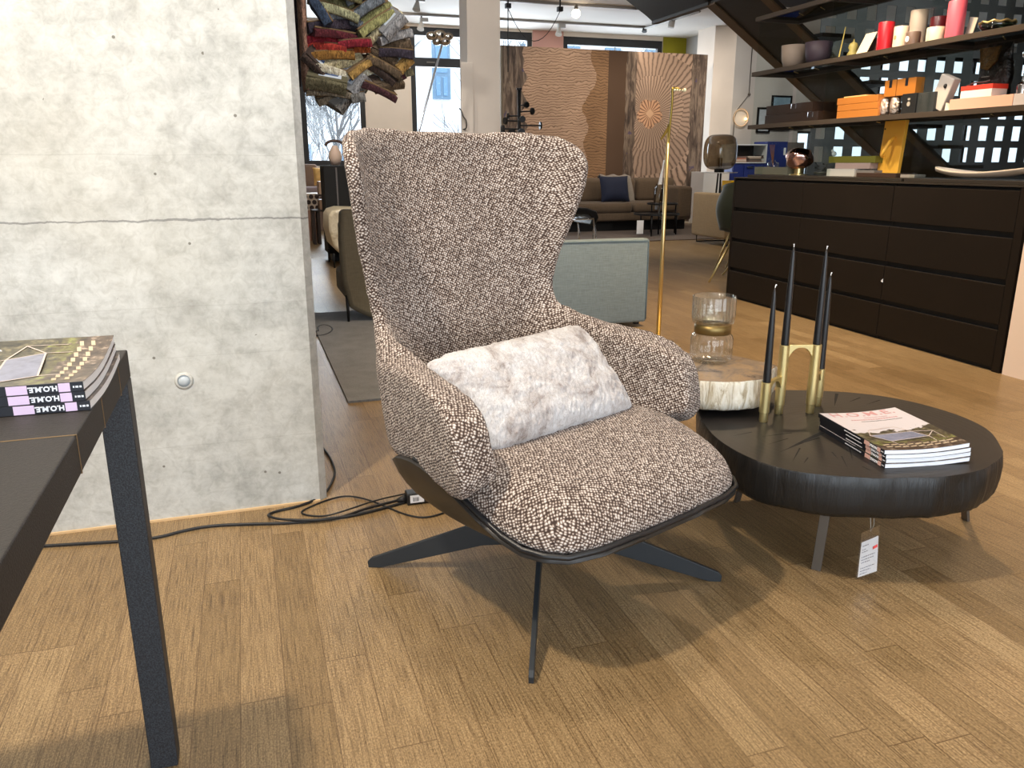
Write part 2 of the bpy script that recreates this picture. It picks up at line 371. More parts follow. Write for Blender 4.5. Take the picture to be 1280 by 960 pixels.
# ------------------------------------------------------------------ shared materials
M_CONC = m_concrete(); M_FLOOR = m_floor()
M_WHITE = plain('warm_white_paint', srgb(226, 214, 202), .8, var=.03, vscale=3)
M_PEACH = plain('pale_peach_paint', srgb(236, 212, 190), .8)
M_CEIL = plain('white_ceiling', srgb(226, 221, 216), .9)
M_PINK = plain('dusty_pink_paint', srgb(206, 158, 146), .85)
M_GREEN = plain('olive_green_paint', srgb(142, 134, 20), .85)
M_GREYW = plain('grey_paint', srgb(178, 176, 176), .85)
M_BLACKM = plain('black_powder_metal', srgb(22, 22, 24), .45, 0.3)
M_FRAME = plain('anthracite_window_frame', srgb(30, 30, 33), .5)
M_STEEL = plain('grey_steel', srgb(112, 108, 103), .42, .8)
M_BRASS = plain('brushed_brass', srgb(212, 194, 138), .34, .9)
M_GOLD = plain('polished_brass', srgb(222, 200, 142), .32, .9)
M_CHROME = plain('chrome', srgb(225, 225, 228), .08, 1.0)
M_PANE = clearglass('window_glass', (.97, .99, 1, 1), .08)
M_GLASS = clearglass('clear_glass', (.95, .97, .96, 1), .16, .02, .85)
M_GREYGLASS = clearglass('greenish_glass_sheet', (.93, .96, .95, 1), .02, .02, .10)
M_SMOKE = clearglass('smoked_glass', (.42, .36, .28, 1), .2)
M_TEXT_W = plain('white_print', srgb(235, 235, 238), .6)
M_PAPER = plain('white_paper', srgb(238, 240, 244), .7)
M_STAIR = plain('dark_bronze_steel', srgb(52, 46, 40), .45, .35, var=.1, vscale=5)

# ------------------------------------------------------------------ room shell
ZC = 3.2
struct('floor', MB().box(-4, 16, -3, 14.2, -.06, 0), M_FLOOR)
struct('ceiling', MB().box(-4, 16, -3, 14.2, ZC, ZC+.1), M_CEIL)
# concrete wall on the left, its near corner chamfered
X1, Y0, Y1, ch = .172, 2.335, 2.62, .022
cw = MB().prism([(-4, Y0, 0), (X1-ch, Y0, 0), (X1, Y0+ch, 0), (X1, Y1, 0), (-4, Y1, 0)], (0, 0, ZC))
struct('wall_left', cw, M_CONC)
tl = MB().box(-4, X1-ch, Y0-.007, Y0, 0, .006)
struct('trim_1', tl, plain('pale_floor_joint', srgb(214, 182, 138), .6))
plug = at_y(230, 476, Y0)
t = thing('wall_tie_plug', 'round recessed formwork plug in the concrete wall beside the black table leg', 'wall plug', (plug.x, Y0, plug.z))
build('rim', MB().lathe([(.017, 0), (.024, 0), (.025, .0016), (.0185, .004), (.017, .004)], n=28, cap=False), plain('plug_rim_concrete', srgb(194, 194, 188), .8), t, world=False, smooth=True).rotation_euler = (PI/2, 0, 0)
build('cap', MB().lathe([(.0001, .0012), (.0165, .0018), (.0165, -.004)], n=28, cap=False), plain('plug_cap', srgb(196, 204, 208), .35), t, world=False, smooth=True).rotation_euler = (PI/2, 0, 0)

# far wall with its windows (X ranges are openings)
wins = [(1.02, 2.06, .95, 3.16, 1.0), (2.84, 4.98, .5, 3.16, 2.62), (5.56, 7.50, .5, 3.13, 2.5)]
fw = MB(); cur = -4.0; YF = 14.0
for x0, x1, z0, z1, zt in wins:
    fw.box(cur, x0, YF, YF+.2, 0, ZC); fw.box(x0, x1, YF, YF+.2, 0, z0); fw.box(x0, x1, YF, YF+.2, z1, ZC); cur = x1
fw.box(cur, 8.1, YF, YF+.2, 0, ZC)
struct('wall_far', fw, M_WHITE)
struct('trim_2', MB().box(4.985, 5.555, YF-.012, YF, 0, ZC), M_PINK)
struct('trim_3', MB().box(7.505, 7.98, YF-.012, YF, 0, ZC), M_GREEN)
for k, (x0, x1, z0, z1, zt) in enumerate(wins):
    f = MB(); fr = .085; y0, y1 = YF+.02, YF+.1
    f.box(x0, x0+fr, y0, y1, z0, z1); f.box(x1-fr, x1, y0, y1, z0, z1); f.box(x0+fr, x1-fr, y0, y1, z0, z0+fr); f.box(x0+fr, x1-fr, y0, y1, z1-fr*1.5, z1)
    if k == 1:
        f.box(x0+fr, x1-fr, y0, y1, zt-.07, zt+.07); f.box(4.02, 4.12, y0, y1, z0+fr, zt-.07)
    if k == 0: f.box(x0+fr, x1-fr, y0, y1, 2.42, 2.52)
    w = struct('window_%d' % (k+1), f, M_FRAME, loc=((x0+x1)/2, YF, z0))
    build('pane', MB().box(x0+fr, x1-fr, YF+.055, YF+.063, z0+fr, z1-fr), M_PANE, w)
    if k == 1:
        for xx in (3.12, 4.3): build('vent_grip', MB().box(xx, xx+.14, YF+.008, YF+.02, zt-.012, zt+.012), M_STEEL, w)
# right rear: side wall, pillar and the back wall behind the stairs
struct('wall_rear_side', MB().box(7.98, 8.1, 12.95, 14, 0, ZC), M_GREYW)
struct('wall_pillar', MB().box(7.72, 8.14, 12.6, 13.15, 0, ZC), M_WHITE)
wr = MB().box(8.14, 9.75, 12.9, 13.05, 0, ZC); wr.box(9.75, 10.1, 12.9, 13.05, 0, .5).box(9.75, 10.1, 12.9, 13.05, 1.56, ZC).box(10.1, 10.35, 12.9, 13.05, 0, ZC); wr.box(10.35, 16, 12.9, 13.05, 0, .5); wr.box(10.35, 16, 12.9, 13.05, 2.95, ZC)
struct('wall_rear_right', wr, plain('light_grey_paint', srgb(198, 194, 190), .85))
f = MB()
for k in range(6):
    x = 10.35+k*1.116; f.box(x, x+.06, 12.93, 13.0, .5, 2.95)
f.box(10.35, 16, 12.93, 13.0, .5, .57); f.box(10.35, 16, 12.93, 13.0, 2.88, 2.95)
w = struct('window_4', f, M_FRAME, loc=(13.1, 12.95, .5))
build('pane', MB().box(10.35, 16, 12.955, 12.962, .55, 2.9), M_PANE, w)
f = MB().box(9.75, 9.79, 12.93, 13, .5, 1.56).box(10.06, 10.1, 12.93, 13, .5, 1.56).box(9.79, 10.06, 12.93, 13, .5, .54).box(9.79, 10.06, 12.93, 13, 1.52, 1.56).box(9.79, 10.06, 12.93, 13, 1.17, 1.2)
w = struct('window_5', f, M_FRAME, loc=(9.92, 12.95, .5)); build('pane', MB().box(9.79, 10.06, 12.955, 12.962, .54, 1.52), M_PANE, w)
# perforated dark partition behind the shelves: a lattice with square openings
sc = MB(); px0, nx, nz, pitx, pitz, hw, hh, z00 = 6.62, 24, 8, .285, .272, .072, .092, 1.1
x = px0; YS = 8.5
xe = 16.0
holes_x = [px0+.14+k*pitx for k in range(nx)]; holes_z = [z00+k*pitz for k in range(nz)]
sc.box(px0, xe, YS, YS+.012, 0, holes_z[0]-hh)
for j, zc in enumerate(holes_z):
    zt = (holes_z[j+1]-hh) if j+1 < nz else ZC
    sc.box(px0, xe, YS, YS+.012, zc+hh, zt)
    c = px0
    for xc in holes_x:
        sc.box(c, xc-hw, YS, YS+.012, zc-hh, zc+hh); c = xc+hw
    sc.box(c, xe, YS, YS+.012, zc-hh, zc+hh)
struct('wall_partition', sc, plain('charcoal_blue_panel', srgb(92, 98, 104), .6, var=.18, vscale=2))
struct('wall_right', MB().box(3.468, 3.62, -3, 2.845, 0, ZC), M_PEACH)
struct('wall_right_rear', MB().box(15.9, 16, -3, 12.9, 0, ZC), M_WHITE)
struct('wall_west', MB().box(-4.1, -4, -3, 14.2, 0, ZC), M_WHITE)
# front wall behind the viewer: a glazed shop front
fr = MB(); fr.box(-4, 16, -3.1, -3, 0, .12); fr.box(-4, 16, -3.1, -3, 3.0, ZC); fr.box(3.6, 16, -3.1, -3, .12, 3.0)
for x in (-4, -1.6, .9, 3.4): fr.box(x, x+.12, -3.1, -3, .12, 3.0)
struct('wall_front', fr, M_FRAME)

# white column with a switch-cabinet door beside it
c0 = at_y(583, 20, 9.0); c1 = at_y(625, 20, 9.0)
struct('wall_column', MB().box(c0.x+.10, c1.x, 9.0, 9.36, 0, ZC), M_WHITE)
struct('wall_column_fin', MB().box(c0.x, c0.x+.095, 8.98, 9.3, 0, ZC), M_WHITE)
dz = at_y(577, 78, 8.97).z
d = thing('tall_cabinet', 'tall narrow white cabinet front with a wire handle beside the white column', 'cabinet', (c0.x-.04, 8.97, 0))
d0 = at_y(575, 78, 8.97).x
build('door', MB().box(d0, c0.x+.05, 8.94, 8.972, .02, dz), M_WHITE, d, bevel=.006)
hx = at_y(578, 150, 8.93)
build('handle', MB().tube([(hx.x-.03, 8.94, hx.z+.12), (hx.x-.02, 8.9, hx.z+.1), (hx.x, 8.89, hx.z+.03), (hx.x+.035, 8.89, hx.z), (hx.x+.04, 8.9, hx.z-.09), (hx.x+.01, 8.94, hx.z-.1)], .007, 8, smooth=2), M_STEEL, d, smooth=True)

# ------------------------------------------------------------------ outside
bld = thing('building', 'overexposed pale building facade outside the far windows', 'building', (5, 26, -3))
M_FAC = plain('bright_render_facade', srgb(244, 246, 250), .9)
build('facade', MB().box(-12, 40, 26, 27, -3, 12), M_FAC, bld)
M_BW = plain('blue_facade_glass', srgb(120, 160, 196), .3); M_BWF = plain('facade_window_frame', srgb(120, 150, 176), .5)
xw0, xw1, zw0, zw1 = at_y(540, 80, 26).x, at_y(562, 80, 26).x, at_y(550, 124, 26).z, at_y(550, 50, 26).z
for k in range(-5, 9):
    xx = xw0+k*(xw1-xw0)*2.6; ww = xw1-xw0
    for z, zz in ((zw0, zw1), (zw0-2*(zw1-zw0)*.9, zw1-2*(zw1-zw0)*.9)):
        wf = build('window', MB().box(xx, xx+ww, 25.93, 26.02, z, zz), M_BWF, bld); zm = z+(zz-z)*.38
        build('pane', MB().box(xx+.1, xx+ww/2-.05, 25.9, 25.94, z+.1, zm).box(xx+ww/2+.05, xx+ww-.1, 25.9, 25.94, z+.1, zm).box(xx+.1, xx+ww-.1, 25.9, 25.94, zm+.12, zz-.1), M_BW, wf)
struct('ground_outside', MB().box(-20, 45, 14.3, 60, -3.1, -3), plain('pale_paving', srgb(205, 205, 208), .9))
M_BRANCH = plain('bare_branch_bark', srgb(120, 122, 124), .9)
def bare_tree(x, y, seed, label, h=7.0):
    random.seed(seed); mb = MB()
    def br(p, d, L, r, depth):
        pts = [p]; q = p.copy(); dd = d.copy()
        for k in range(4):
            dd = (dd + Vector((random.uniform(-.16, .16), random.uniform(-.16, .16), random.uniform(-.02, .14)))).normalized(); q = q + dd*L/4; pts.append(q.copy())
        mb.tube(pts, [max(.006, r*(1-.13*k)) for k in range(5)], 4)
        if depth < 5:
            for k in range((5, 4, 4, 3, 3)[depth]):
                a = random.uniform(0, 2*PI); sp = random.uniform(.4, .85)
                nd = (dd + Vector((cos(a)*sp, sin(a)*sp, random.uniform(-.1, .3)))).normalized()
                br(pts[random.randint(2, 4)], nd, L*random.uniform(.58, .80), r*.5, depth+1)
    br(Vector((x, y, -3)), Vector((0, 0, 1)), h*.42, .10, 0)
    single('bare_tree', mb, M_BRANCH, label, 'tree', smooth=True)
bare_tree(2.3, 20, 4, 'bare winter tree outside the window behind the hanging rug samples')
bare_tree(6.5, 19.5, 9, 'bare winter tree outside the window behind the chrome floor lamp')

# ------------------------------------------------------------------ light
W = bpy.data.worlds.new('overcast_sky'); S.world = W; W.use_nodes = True
bg = W.node_tree.nodes['Background']; bg.inputs[0].default_value = (.82, .91, 1.0, 1); bg.inputs[1].default_value = 2.6
def area(name, loc, aim, sx, sy, power, color, spread=180):
    l = bpy.data.lights.new(name, 'AREA'); l.shape = 'RECTANGLE'; l.size = sx; l.size_y = sy; l.energy = power; l.color = color; l.spread = rad(spread)
    o = bpy.data.objects.new(name, l); COL.objects.link(o); o.location = loc
    o.rotation_euler = (Vector(aim)-Vector(loc)).to_track_quat('-Z', 'Y').to_euler(); return o
def spot(name, loc, aim, power, color, angle=70, blend=.6, size=.08):
    l = bpy.data.lights.new(name, 'SPOT'); l.energy = power; l.color = color; l.spot_size = rad(angle); l.spot_blend = blend; l.shadow_soft_size = size
    o = bpy.data.objects.new(name, l); COL.objects.link(o); o.location = loc
    o.rotation_euler = (Vector(aim)-Vector(loc)).to_track_quat('-Z', 'Y').to_euler(); return o
WARM = (1.0, .86, .68); NEUT = (1.0, .93, .84); COOL = (.84, .92, 1.0)
area('shop_front_daylight', (-.3, -3.2, 1.6), (-.3, 5, 1.2), 7.0, 2.8, 165, COOL)
area('far_window_daylight_a', (1.55, 14.35, 2.1), (1.55, 8, 1.2), 1.0, 2.2, 130, COOL)
area('far_window_daylight_b', (3.9, 14.35, 1.9), (3.9, 8, 1.0), 2.1, 2.6, 260, COOL)
area('far_window_daylight_c', (6.5, 14.35, 2.0), (6.5, 8, 1.0), 1.9, 2.6, 90, COOL)
spot('track_spot_chair', (.42, 2.30, 3.1), (.62, 1.72, .3), 100, WARM, 84, .5)
spot('track_spot_table', (-.88, 1.0, 3.1), (-.25, 1.7, 0), 330, WARM, 78, .5)
spot('track_spot_front', (.6, .1, 3.1), (.6, .9, 0), 20, NEUT, 90, .7)
spot('track_spot_slab', (2.1, 1.0, 3.1), (1.5, 1.7, .3), 24, NEUT, 80, .7)
spot('track_spot_aisle', (2.7, 3.6, 3.1), (2.75, 3.6, 0), 400, (1, .72, .42), 100, .7)
spot('track_spot_aisle_rear', (2.9, 6.6, 3.1), (3.2, 6.6, 0), 340, (1, .72, .42), 105, .7)
spot('track_spot_sofa', (2.2, 3.3, 3.1), (1.9, 4.5, .3), 48, NEUT, 80, .7)
spot('track_spot_tapestry', (5.0, 10.2, 3.1), (5.2, 12.2, 1.5), 120, WARM, 90, .8)
spot('track_spot_tapestry_right', (6.8, 10.4, 3.1), (6.8, 12.2, 1.6), 120, WARM, 90, .8)
spot('track_spot_shelf', (1.9, 4.4, 3.1), (3.75, 4.4, 1.2), 120, NEUT, 70, .7)
spot('track_spot_shelf_near', (2.0, 3.2, 3.1), (3.75, 3.4, 1.3), 100, NEUT, 70, .7)
spot('track_spot_rear_wall', (7.6, 10.6, 3.1), (8.8, 12.8, 1.4), 110, NEUT, 95, .8)
spot('track_spot_left_rear', (.75, 6.9, 3.1), (1.1, 8.3, .3), 190, NEUT, 105, .8)
spot('track_spot_far_wall', (2.3, 12.2, 3.1), (2.4, 14, 1.6), 70, WARM, 110, .8)
spot('track_spot_wall', (-1.2, .6, 3.1), (-.6, 2.3, 1.2), 42, NEUT, 85, .8)
spot('fill_spot_column', (2.0, 6.4, 3.1), (2.8, 9.0, 1.7), 110, NEUT, 75, .8)  # added fill lamp, brightens the front of the white column
spot('fill_spot_armchair', (4.4, 8.6, 3.1), (5.6, 9.0, .4), 150, WARM, 80, .8)  # added warm fill for the beige armchair, no fixture behind it
spot('fill_spot_rugs', (.9, 3.0, 3.1), (.66, 4.3, 1.55), 120, NEUT, 60, .8)  # extra lamp put in to lift the carpet samples and strips
spot('fill_spot_low_tables', (5.6, 8.6, 3.1), (5.4, 10.6, .5), 90, WARM, 70, .8)  # added to brighten the stalk, vase and low tables; no real fixture
spot('fill_spot_pillar', (5.9, 12.1, 3.1), (7.7, 12.9, 2.0), 45, WARM, 70, .8)  # added warm fill that tints the left face of the rear pillar
spot('fill_spot_partition', (7.6, 5.4, 3.1), (7.4, 8.5, 1.6), 170, NEUT, 100, .8)  # added so the dark partition reads lighter, not an existing lamp
spot('fill_spot_board', (.75, 3.2, 3.1), (3.8, 4.05, 1.05), 170, NEUT, 26, .8)  # added low-angle fill that reaches the yellow board beneath the shelf
# ------------------------------------------------------------------ black table, left foreground
TT, TXR, TYF = .725, -.186, 1.314
def m_speckle(name, c, c2, rough=.7):
    t = NT(name); a = t.noise(t.coord(), 420, 2, .7)
    t.color(t.ramp(a, [(.4, c), (.62, c2)])); t.set(Roughness=rough); t.bump(a, .35, .002); return t.m
M_TBL = m_speckle('black_granular_table_top', srgb(25, 22, 21), srgb(38, 33, 31), .6)
M_TLEG = m_speckle('black_granular_table_leg', srgb(25, 27, 31), srgb(54, 58, 64), .5)
M_SEAM = plain('ochre_inlay_seam', srgb(112, 90, 60), .8)
t = thing('dining_table', 'black table at the left edge carrying three magazines', 'table', (-1.0, .6, 0))
build('table_top', MB().box(-1.85, TXR, -.75, TYF, TT-.043, TT), M_TBL, t, bevel=.0025)
for y in (1.205, 1.055, .895):
    mb = MB()
    mb.box(TXR-.001, TXR+.0006, y-.0011, y+.0011, TT-.043, TT+.0004)
    if y < .95: mb.box(-1.85, TXR, y-.0011, y+.0011, TT-.002, TT+.0005)
    build('seam', mb, M_SEAM, t)
lw = .043
for (x0, y0) in ((TXR-lw, TYF-lw), (TXR-lw, -.75), (-1.85, TYF-lw), (-1.85, -.75)):
    build('leg', MB().box(x0, x0+lw, y0, y0+lw, 0, TT-.043), M_TLEG, t, bevel=.002)

# ------------------------------------------------------------------ magazines
M_SPINE = plain('black_spine', srgb(20, 22, 30), .45)
M_PINKSP = plain('pink_spine_block', srgb(222, 196, 220), .5)
M_SALMON = plain('salmon_spine_block', srgb(206, 164, 152), .5)
def m_pages():
    t = NT('page_edges'); a = t.noise(t.coord(scale=(1, 1, 1)), 5, 3); sx = t.n('ShaderNodeSeparateXYZ'); t.l(t.coord(), sx.inputs[0])
    k = t.math('SINE', t.math('MULTIPLY_ADD', a, 6.0, t.math('MULTIPLY', sx.outputs['Z'], 2600)))
    t.color(t.ramp(t.math('MULTIPLY_ADD', k, .5, .5), [(0, srgb(205, 210, 220)), (.6, srgb(240, 243, 248))])); t.set(Roughness=.7); return t.m
M_PAGES = m_pages()
def m_cover():
    # printed cover: pale sky at the head, trees, a glazed house on stilts, meadow below (object XY in metres)
    t = NT('cover_photo'); t.set(Roughness=.28)
    sx = t.n('ShaderNodeSeparateXYZ'); t.l(t.coord(), sx.inputs[0]); x, y = sx.outputs['X'], sx.outputs['Y']
    n1 = t.noise(t.coord(scale=(1, 1.6, 1)), 22, 5, .65); n2 = t.noise(t.coord(), 70, 4, .65)
    edge = t.math('MULTIPLY_ADD', n1, .12, t.math('MULTIPLY', y, 1.0))
    sky = srgb(214, 208, 212)
    trees = t.ramp(n2, [(.3, srgb(34, 32, 26)), (.5, srgb(74, 70, 54)), (.68, srgb(128, 120, 94))])
    meadow = t.ramp(n2, [(.3, srgb(62, 54, 40)), (.48, srgb(96, 90, 58)), (.62, srgb(126, 130, 74)), (.75, srgb(176, 178, 108))])
    soil = t.ramp(n2, [(.3, srgb(40, 32, 28)), (.55, srgb(92, 78, 66)), (.72, srgb(186, 168, 150))])
    col = t.mix(t.math('GREATER_THAN', edge, .052), trees, sky)
    col = t.mix(t.math('LESS_THAN', edge, -.020), col, meadow)
    col = t.mix(t.math('LESS_THAN', edge, -.038), col, soil)
    t.color(col); return t.m
M_COVER = m_cover()
M_COVGLASS = plain('cover_print_glazing', srgb(128, 132, 152), .3, var=.25, vscale=60)
M_COVLINE = plain('cover_print_pale_lines', srgb(206, 190, 182), .3)
M_COVRED = plain('cover_print_rose_title', srgb(204, 150, 152), .3)
M_COVDARK = plain('cover_print_dark', srgb(66, 60, 62), .3)
MW, MH, MT = .222, .288, .0108
def wavy(x, y, k):   # slight curl of the soft stack
    return .0022*sin(x*30+k*.6)*(.3+abs(y)/.15*.7) if k else 0
def magazine(M, label, group, k=0, full=True, curl=0.0, salmon=False):
    """Own frame: spine along +-y at x=0, cover up, head of the cover at +y."""
    loc = M.translation.copy(); rz = M.to_euler().z
    t = thing('magazine', label, 'magazine', loc, rz, group)
    def z(x, y, b): return b + curl*(.012*max(0, (x-.05)/MW)**2 - .004*sin(PI*min(1, max(0, x/MW)))*1.2)*(1+.12*k)
    def sheet(x0, x1, y0, y1, z0, z1, nx=10):
        mb = MB(); vs = []; fs = []
        for i in range(nx+1):
            x = x0+(x1-x0)*i/nx
            for y in (y0, y1):
                for b in (z0, z1): vs.append((x, y, z(x, y, b)))
        for i in range(nx):
            a = 4*i; b = a+4
            fs += [(a, b, b+2, a+2), (a+1, a+3, b+3, b+1), (a, a+1, b+1, b), (a+2, b+2, b+3, a+3)]
        fs += [(0, 2, 3, 1), (4*nx, 4*nx+1, 4*nx+3, 4*nx+2)]
        return mb.add(vs, fs)
    build('page_block', sheet(.0012, MW-.001, -MH/2+.0006, MH/2-.0006, .0006, MT-.0006), M_PAGES, t, world=False)
    cv = build('cover', sheet(.0, MW, -MH/2, MH/2, MT-.0005, MT), M_COVER, t, world=False, smooth=False)
    build('back_cover', sheet(.0, MW, -MH/2, MH/2, 0, .0005), M_SPINE, t, world=False)
    sp = build('spine', MB().box(-.0012, .0008, -MH/2, MH/2, 0, MT), M_SPINE, t, world=False)
    pm = M_SALMON if salmon else M_PINKSP
    blocks = ((-.098, -.066), (.0, .0)) if False else ()
    ym = -1
    for a, b in ((.1185, .1305), (.066, .087)):
        build('spine_block', MB().box(-.0016, -.0009, min(ym*a, ym*b), max(ym*a, ym*b), .0004, MT-.0004), pm, t, world=False)
    W = mworld(t)
    def spine_text(s, y, size, bold=.0003):
        m2 = W @ frame_matrix((-.0016, y, MT/2), (0, 1, 0), (0, 0, -1)); return lettering('spine_lettering', s, size, M_TEXT_W, t, m2, bold=bold)
    spine_text('H.O.M.E.', -.1025, .0082)
    random.seed(3)
    for y0_, y1_ in ((-.1425, -.1335), (-.05, .02)):
        q = y0_; pr = MB()
        while q < y1_:
            e = q+random.uniform(.0016, .0042); pr.box(-.0017, -.0015, q, min(e, y1_), MT/2-.0011, MT/2+.0011); q = e+.0011
        build('spine_small_print', pr, M_TEXT_W, t, world=False)
    def on(x, y, dz=.0003): return (x, y, z(x, y, MT)+dz)
    if full:
        def patch(name, pts, m):
            mb = MB(); ps = [on(px, py) for px, py in pts]; mb.prism(ps, (0, 0, .0002)); return build(name, mb, m, t, world=False)
        # glazed house front on the cover with its pale frame lines
        hs = build('cover_house', MB().prism([on(.028, -0.042), on(.150, -0.028), on(.168, -0.070), on(.060, -0.084)], (0, 0, .0002)), M_COVGLASS, t, world=False)
        ln = MB()
        def line(a, b, w=.0011):
            A, B = Vector(on(a[0], a[1]-.022, .0005)), Vector(on(b[0], b[1]-.022, .0005)); d = (B-A).normalized(); s = Vector((-d.y, d.x, 0))*w
            ln.prism([A-s, B-s, B+s, A+s], (0, 0, .0001))
        for a, b in (((.028, -.020), (.150, -.006)), ((.150, -.006), (.168, -.048)), ((.168, -.048), (.060, -.062)), ((.060, -.062), (.028, -.020)), ((.09, -.013), (.112, -.056)), ((.168, -.048), (.198, -.02)), ((.198, -.02), (.150, -.006)), ((.05, .02), (.03, -.02)), ((.05, .02), (.13, .035)), ((.13, .035), (.15, -.006)), ((.168, -.048), (.166, -.08)), ((.198, -.02), (.196, -.07)), ((.06, -.062), (.062, -.085))): line(a, b)
        build('cover_linework', ln, M_COVLINE, t, world=False)
        st = MB()
        for r in range(2):
            for q in range(9):
                a0 = .02+q*.021; st.prism([on(a0, -.112-r*.014), on(a0+.017, -.109-r*.014), on(a0+.017, -.104-r*.014), on(a0, -.107-r*.014)], (0, 0, .0002))
        build('cover_steps', st, plain('cover_print_sand', srgb(196, 178, 150), .3) if 'cover_print_sand' not in bpy.data.materials else bpy.data.materials['cover_print_sand'], t, world=False)
        def ctext(s, x, y, size, m, bold=0):
            o_ = lettering('cover_title', s, size, m, t, W @ frame_matrix(on(x, y, 0), (1, 0, 0), (0, 1, 0)), bold=bold, space=1.12); z_ = on(x, y, 0)[2]
            for v_ in o_.data.vertices: v_.co.z = z(v_.co.x, v_.co.y, MT) + .0004 + max(0, v_.co.z-z_)*.3
        ctext('H.O.M.E.', .111, .122, .044, M_COVRED, .0006)
        random.seed(8)
        for nm_, x0_, x1_, y_, h_, m_ in (('cover_rose_print', .10, .165, .094, .0032, M_COVRED), ('cover_rose_print', .055, .185, .080, .0056, M_COVRED), ('cover_dark_print', .075, .19, .066, .0026, M_COVDARK)):
            pr = MB(); q = x0_
            while q < x1_:
                e = min(x1_, q+random.uniform(.5, 1.3)*h_); pr.prism([on(q, y_-h_/2), on(e, y_-h_/2), on(e, y_+h_/2), on(q, y_+h_/2)], (0, 0, .0002)); q = e+h_*.35
            build(nm_, pr, m_, t, world=False)
    return t
# stack on the black table: spines to the viewer, heads pointing left -> read upside down
def stack_frame(o, spine_dir): # spine_dir: direction of local +y
    y = Vector(spine_dir).normalized(); x = Vector((y.y, -y.x, 0)); M = Matrix((x, y, Vector((0, 0, 1)))).transposed().to_4x4(); M.translation = Vector(o); return M
G1 = 'magazines on the black table'
names = ['bottom magazine of the three on the black table, set a little to the right', 'middle magazine of the three on the black table', 'top magazine of the three on the black table, house photo cover showing']
yR = -.186
for k in range(3):
    dx = (.0, -.004, -.005)[k]; dy = (0, .002, .004)[k]
    # local +y = world -x (head to the left), spine faces the viewer
    o = Vector((yR+dx-MH/2, .990+dy, TT+.0008+k*(MT+.0003)))
    magazine(stack_frame(o, (-1, .02, 0)), names[k], G1, k=k, full=(k == 2), curl=1.0)

# ------------------------------------------------------------------ wing chair
AX = Vector((.639, 1.70, 0)); CH = rad(22)
chair = thing('wing_chair', 'brown and cream boucle wing armchair on a black four-star swivel base', 'armchair', AX, CH)
M_BOU = m_boucle('brown_cream_boucle', srgb(66, 53, 47), srgb(146, 128, 116), srgb(220, 211, 203), 160)
M_SHELL = plain('black_shell', srgb(34, 31, 28), .42)
M_BASE = plain('dark_grey_steel_base', srgb(46, 50, 54), .45, .3)
def lerp_tab(tab, z):
    if z <= tab[0][0]: return tab[0][1:]
    for a, b in zip(tab, tab[1:]):
        if z <= b[0]:
            f = (z-a[0])/(b[0]-a[0]); return tuple(p+(q-p)*f for p, q in zip(a[1:], b[1:]))
    return tab[-1][1:]
# z: half width, front edge y, back y, corner radius, splay
TAB = [(.366, .292, -.11, .275, .19, .17), (.384, .297, -.165, .279, .19, .19), (.408, .300, -.178, .283, .19, .20), (.45, .303, -.170, .290, .19, .20), (.50, .305, -.158, .298, .19, .20),
       (.53, .307, -.136, .304, .19, .19), (.55, .308, -.102, .308, .19, .18), (.567, .310, -.045, .311, .19, .15), (.580, .312, .04, .314, .19, .10), (.591, .315, .13, .317, .195, .05), (.603, .322, .205, .320, .20, .02),
]
# the wings: outer edge position instead of half width, on a wide soft curve
for z, xe_, yf, yb, r in ((.622, .287, .255, .325, .26), (.66, .281, .276, .335, .31), (.70, .288, .278, .345, .33), (.766, .303, .268, .358, .34), (.853, .328, .243, .374, .34), (.941, .348, .220, .388, .33), (.99, .355, .218, .397, .32),
       (1.018, .353, .228, .400, .32), (1.038, .348, .246, .402, .32), (1.051, .339, .272, .403, .32), (1.059, .325, .304, .404, .32)):
    TAB.append((z, xe_ + r - r*math.sqrt(1-(1-(yb-yf)/r)**2), yf, yb, r, 0))
zs = []
z = TAB[0][0]
while z < TAB[-1][0]-1e-6: zs.append(z); z += .006 if z < .63 or z > 1.0 else .02
zs.append(TAB[-1][0])
NU = 72
def uplan(z):
    w, yf, yb, r, sp = lerp_tab(TAB, z)
    half = []  # from back centre outwards
    for k in range(13): half.append((k/12*(w-r), yb))
    ang = 0
    for k in range(1, 25):
        a = PI/2*k/24; half.append((w-r+r*sin(a), yb-r+r*cos(a)))
    y = yb-r
    while y > -.3: y -= .02; half.append((w + sp*((yb-r)-y), y))
    out = [half[0]]
    for a, b in zip(half, half[1:]):
        if b[1] < yf:
            f = (a[1]-yf)/(a[1]-b[1]) if a[1] > b[1] else 0; out.append((a[0]+(b[0]-a[0])*f, yf)); break
        out.append(b)
    # gentle concave back
    L = [0]
    for a, b in zip(out, out[1:]): L.append(L[-1]+math.hypot(b[0]-a[0], b[1]-a[1]))
    res = []
    for k in range(NU//2+1):
        s = L[-1]*k/(NU//2); j = 0
        while j < len(L)-2 and L[j+1] < s: j += 1
        f = (s-L[j])/max(1e-9, L[j+1]-L[j]); res.append((out[j][0]+(out[j+1][0]-out[j][0])*f, out[j][1]+(out[j+1][1]-out[j][1])*f))
    return [(-x, y) for x, y in reversed(res[1:])] + res
mb = MB(); vs = []; wts = []
for z in zs:
    for x, y in uplan(z): vs.append((x, y - (.032*max(0, min(1, (-x-.2)/.1))*max(0, min(1, (.12-y)/.2))*max(0, min(1, (.585-z)/.05))), z + .016*max(0, 1-(x/.33)**2)*max(0, min(1, (z-.9)/.15))))
    for _ in range(NU+1): pass
n1 = NU+1
mb.add(vs, [(j*n1+i, j*n1+i+1, (j+1)*n1+i+1, (j+1)*n1+i) for j in range(len(zs)-1) for i in range(n1-1)])
back = build('back_and_arms', mb, M_BOU, chair, world=False, smooth=True)
vg = back.vertex_groups.new(name='thick')
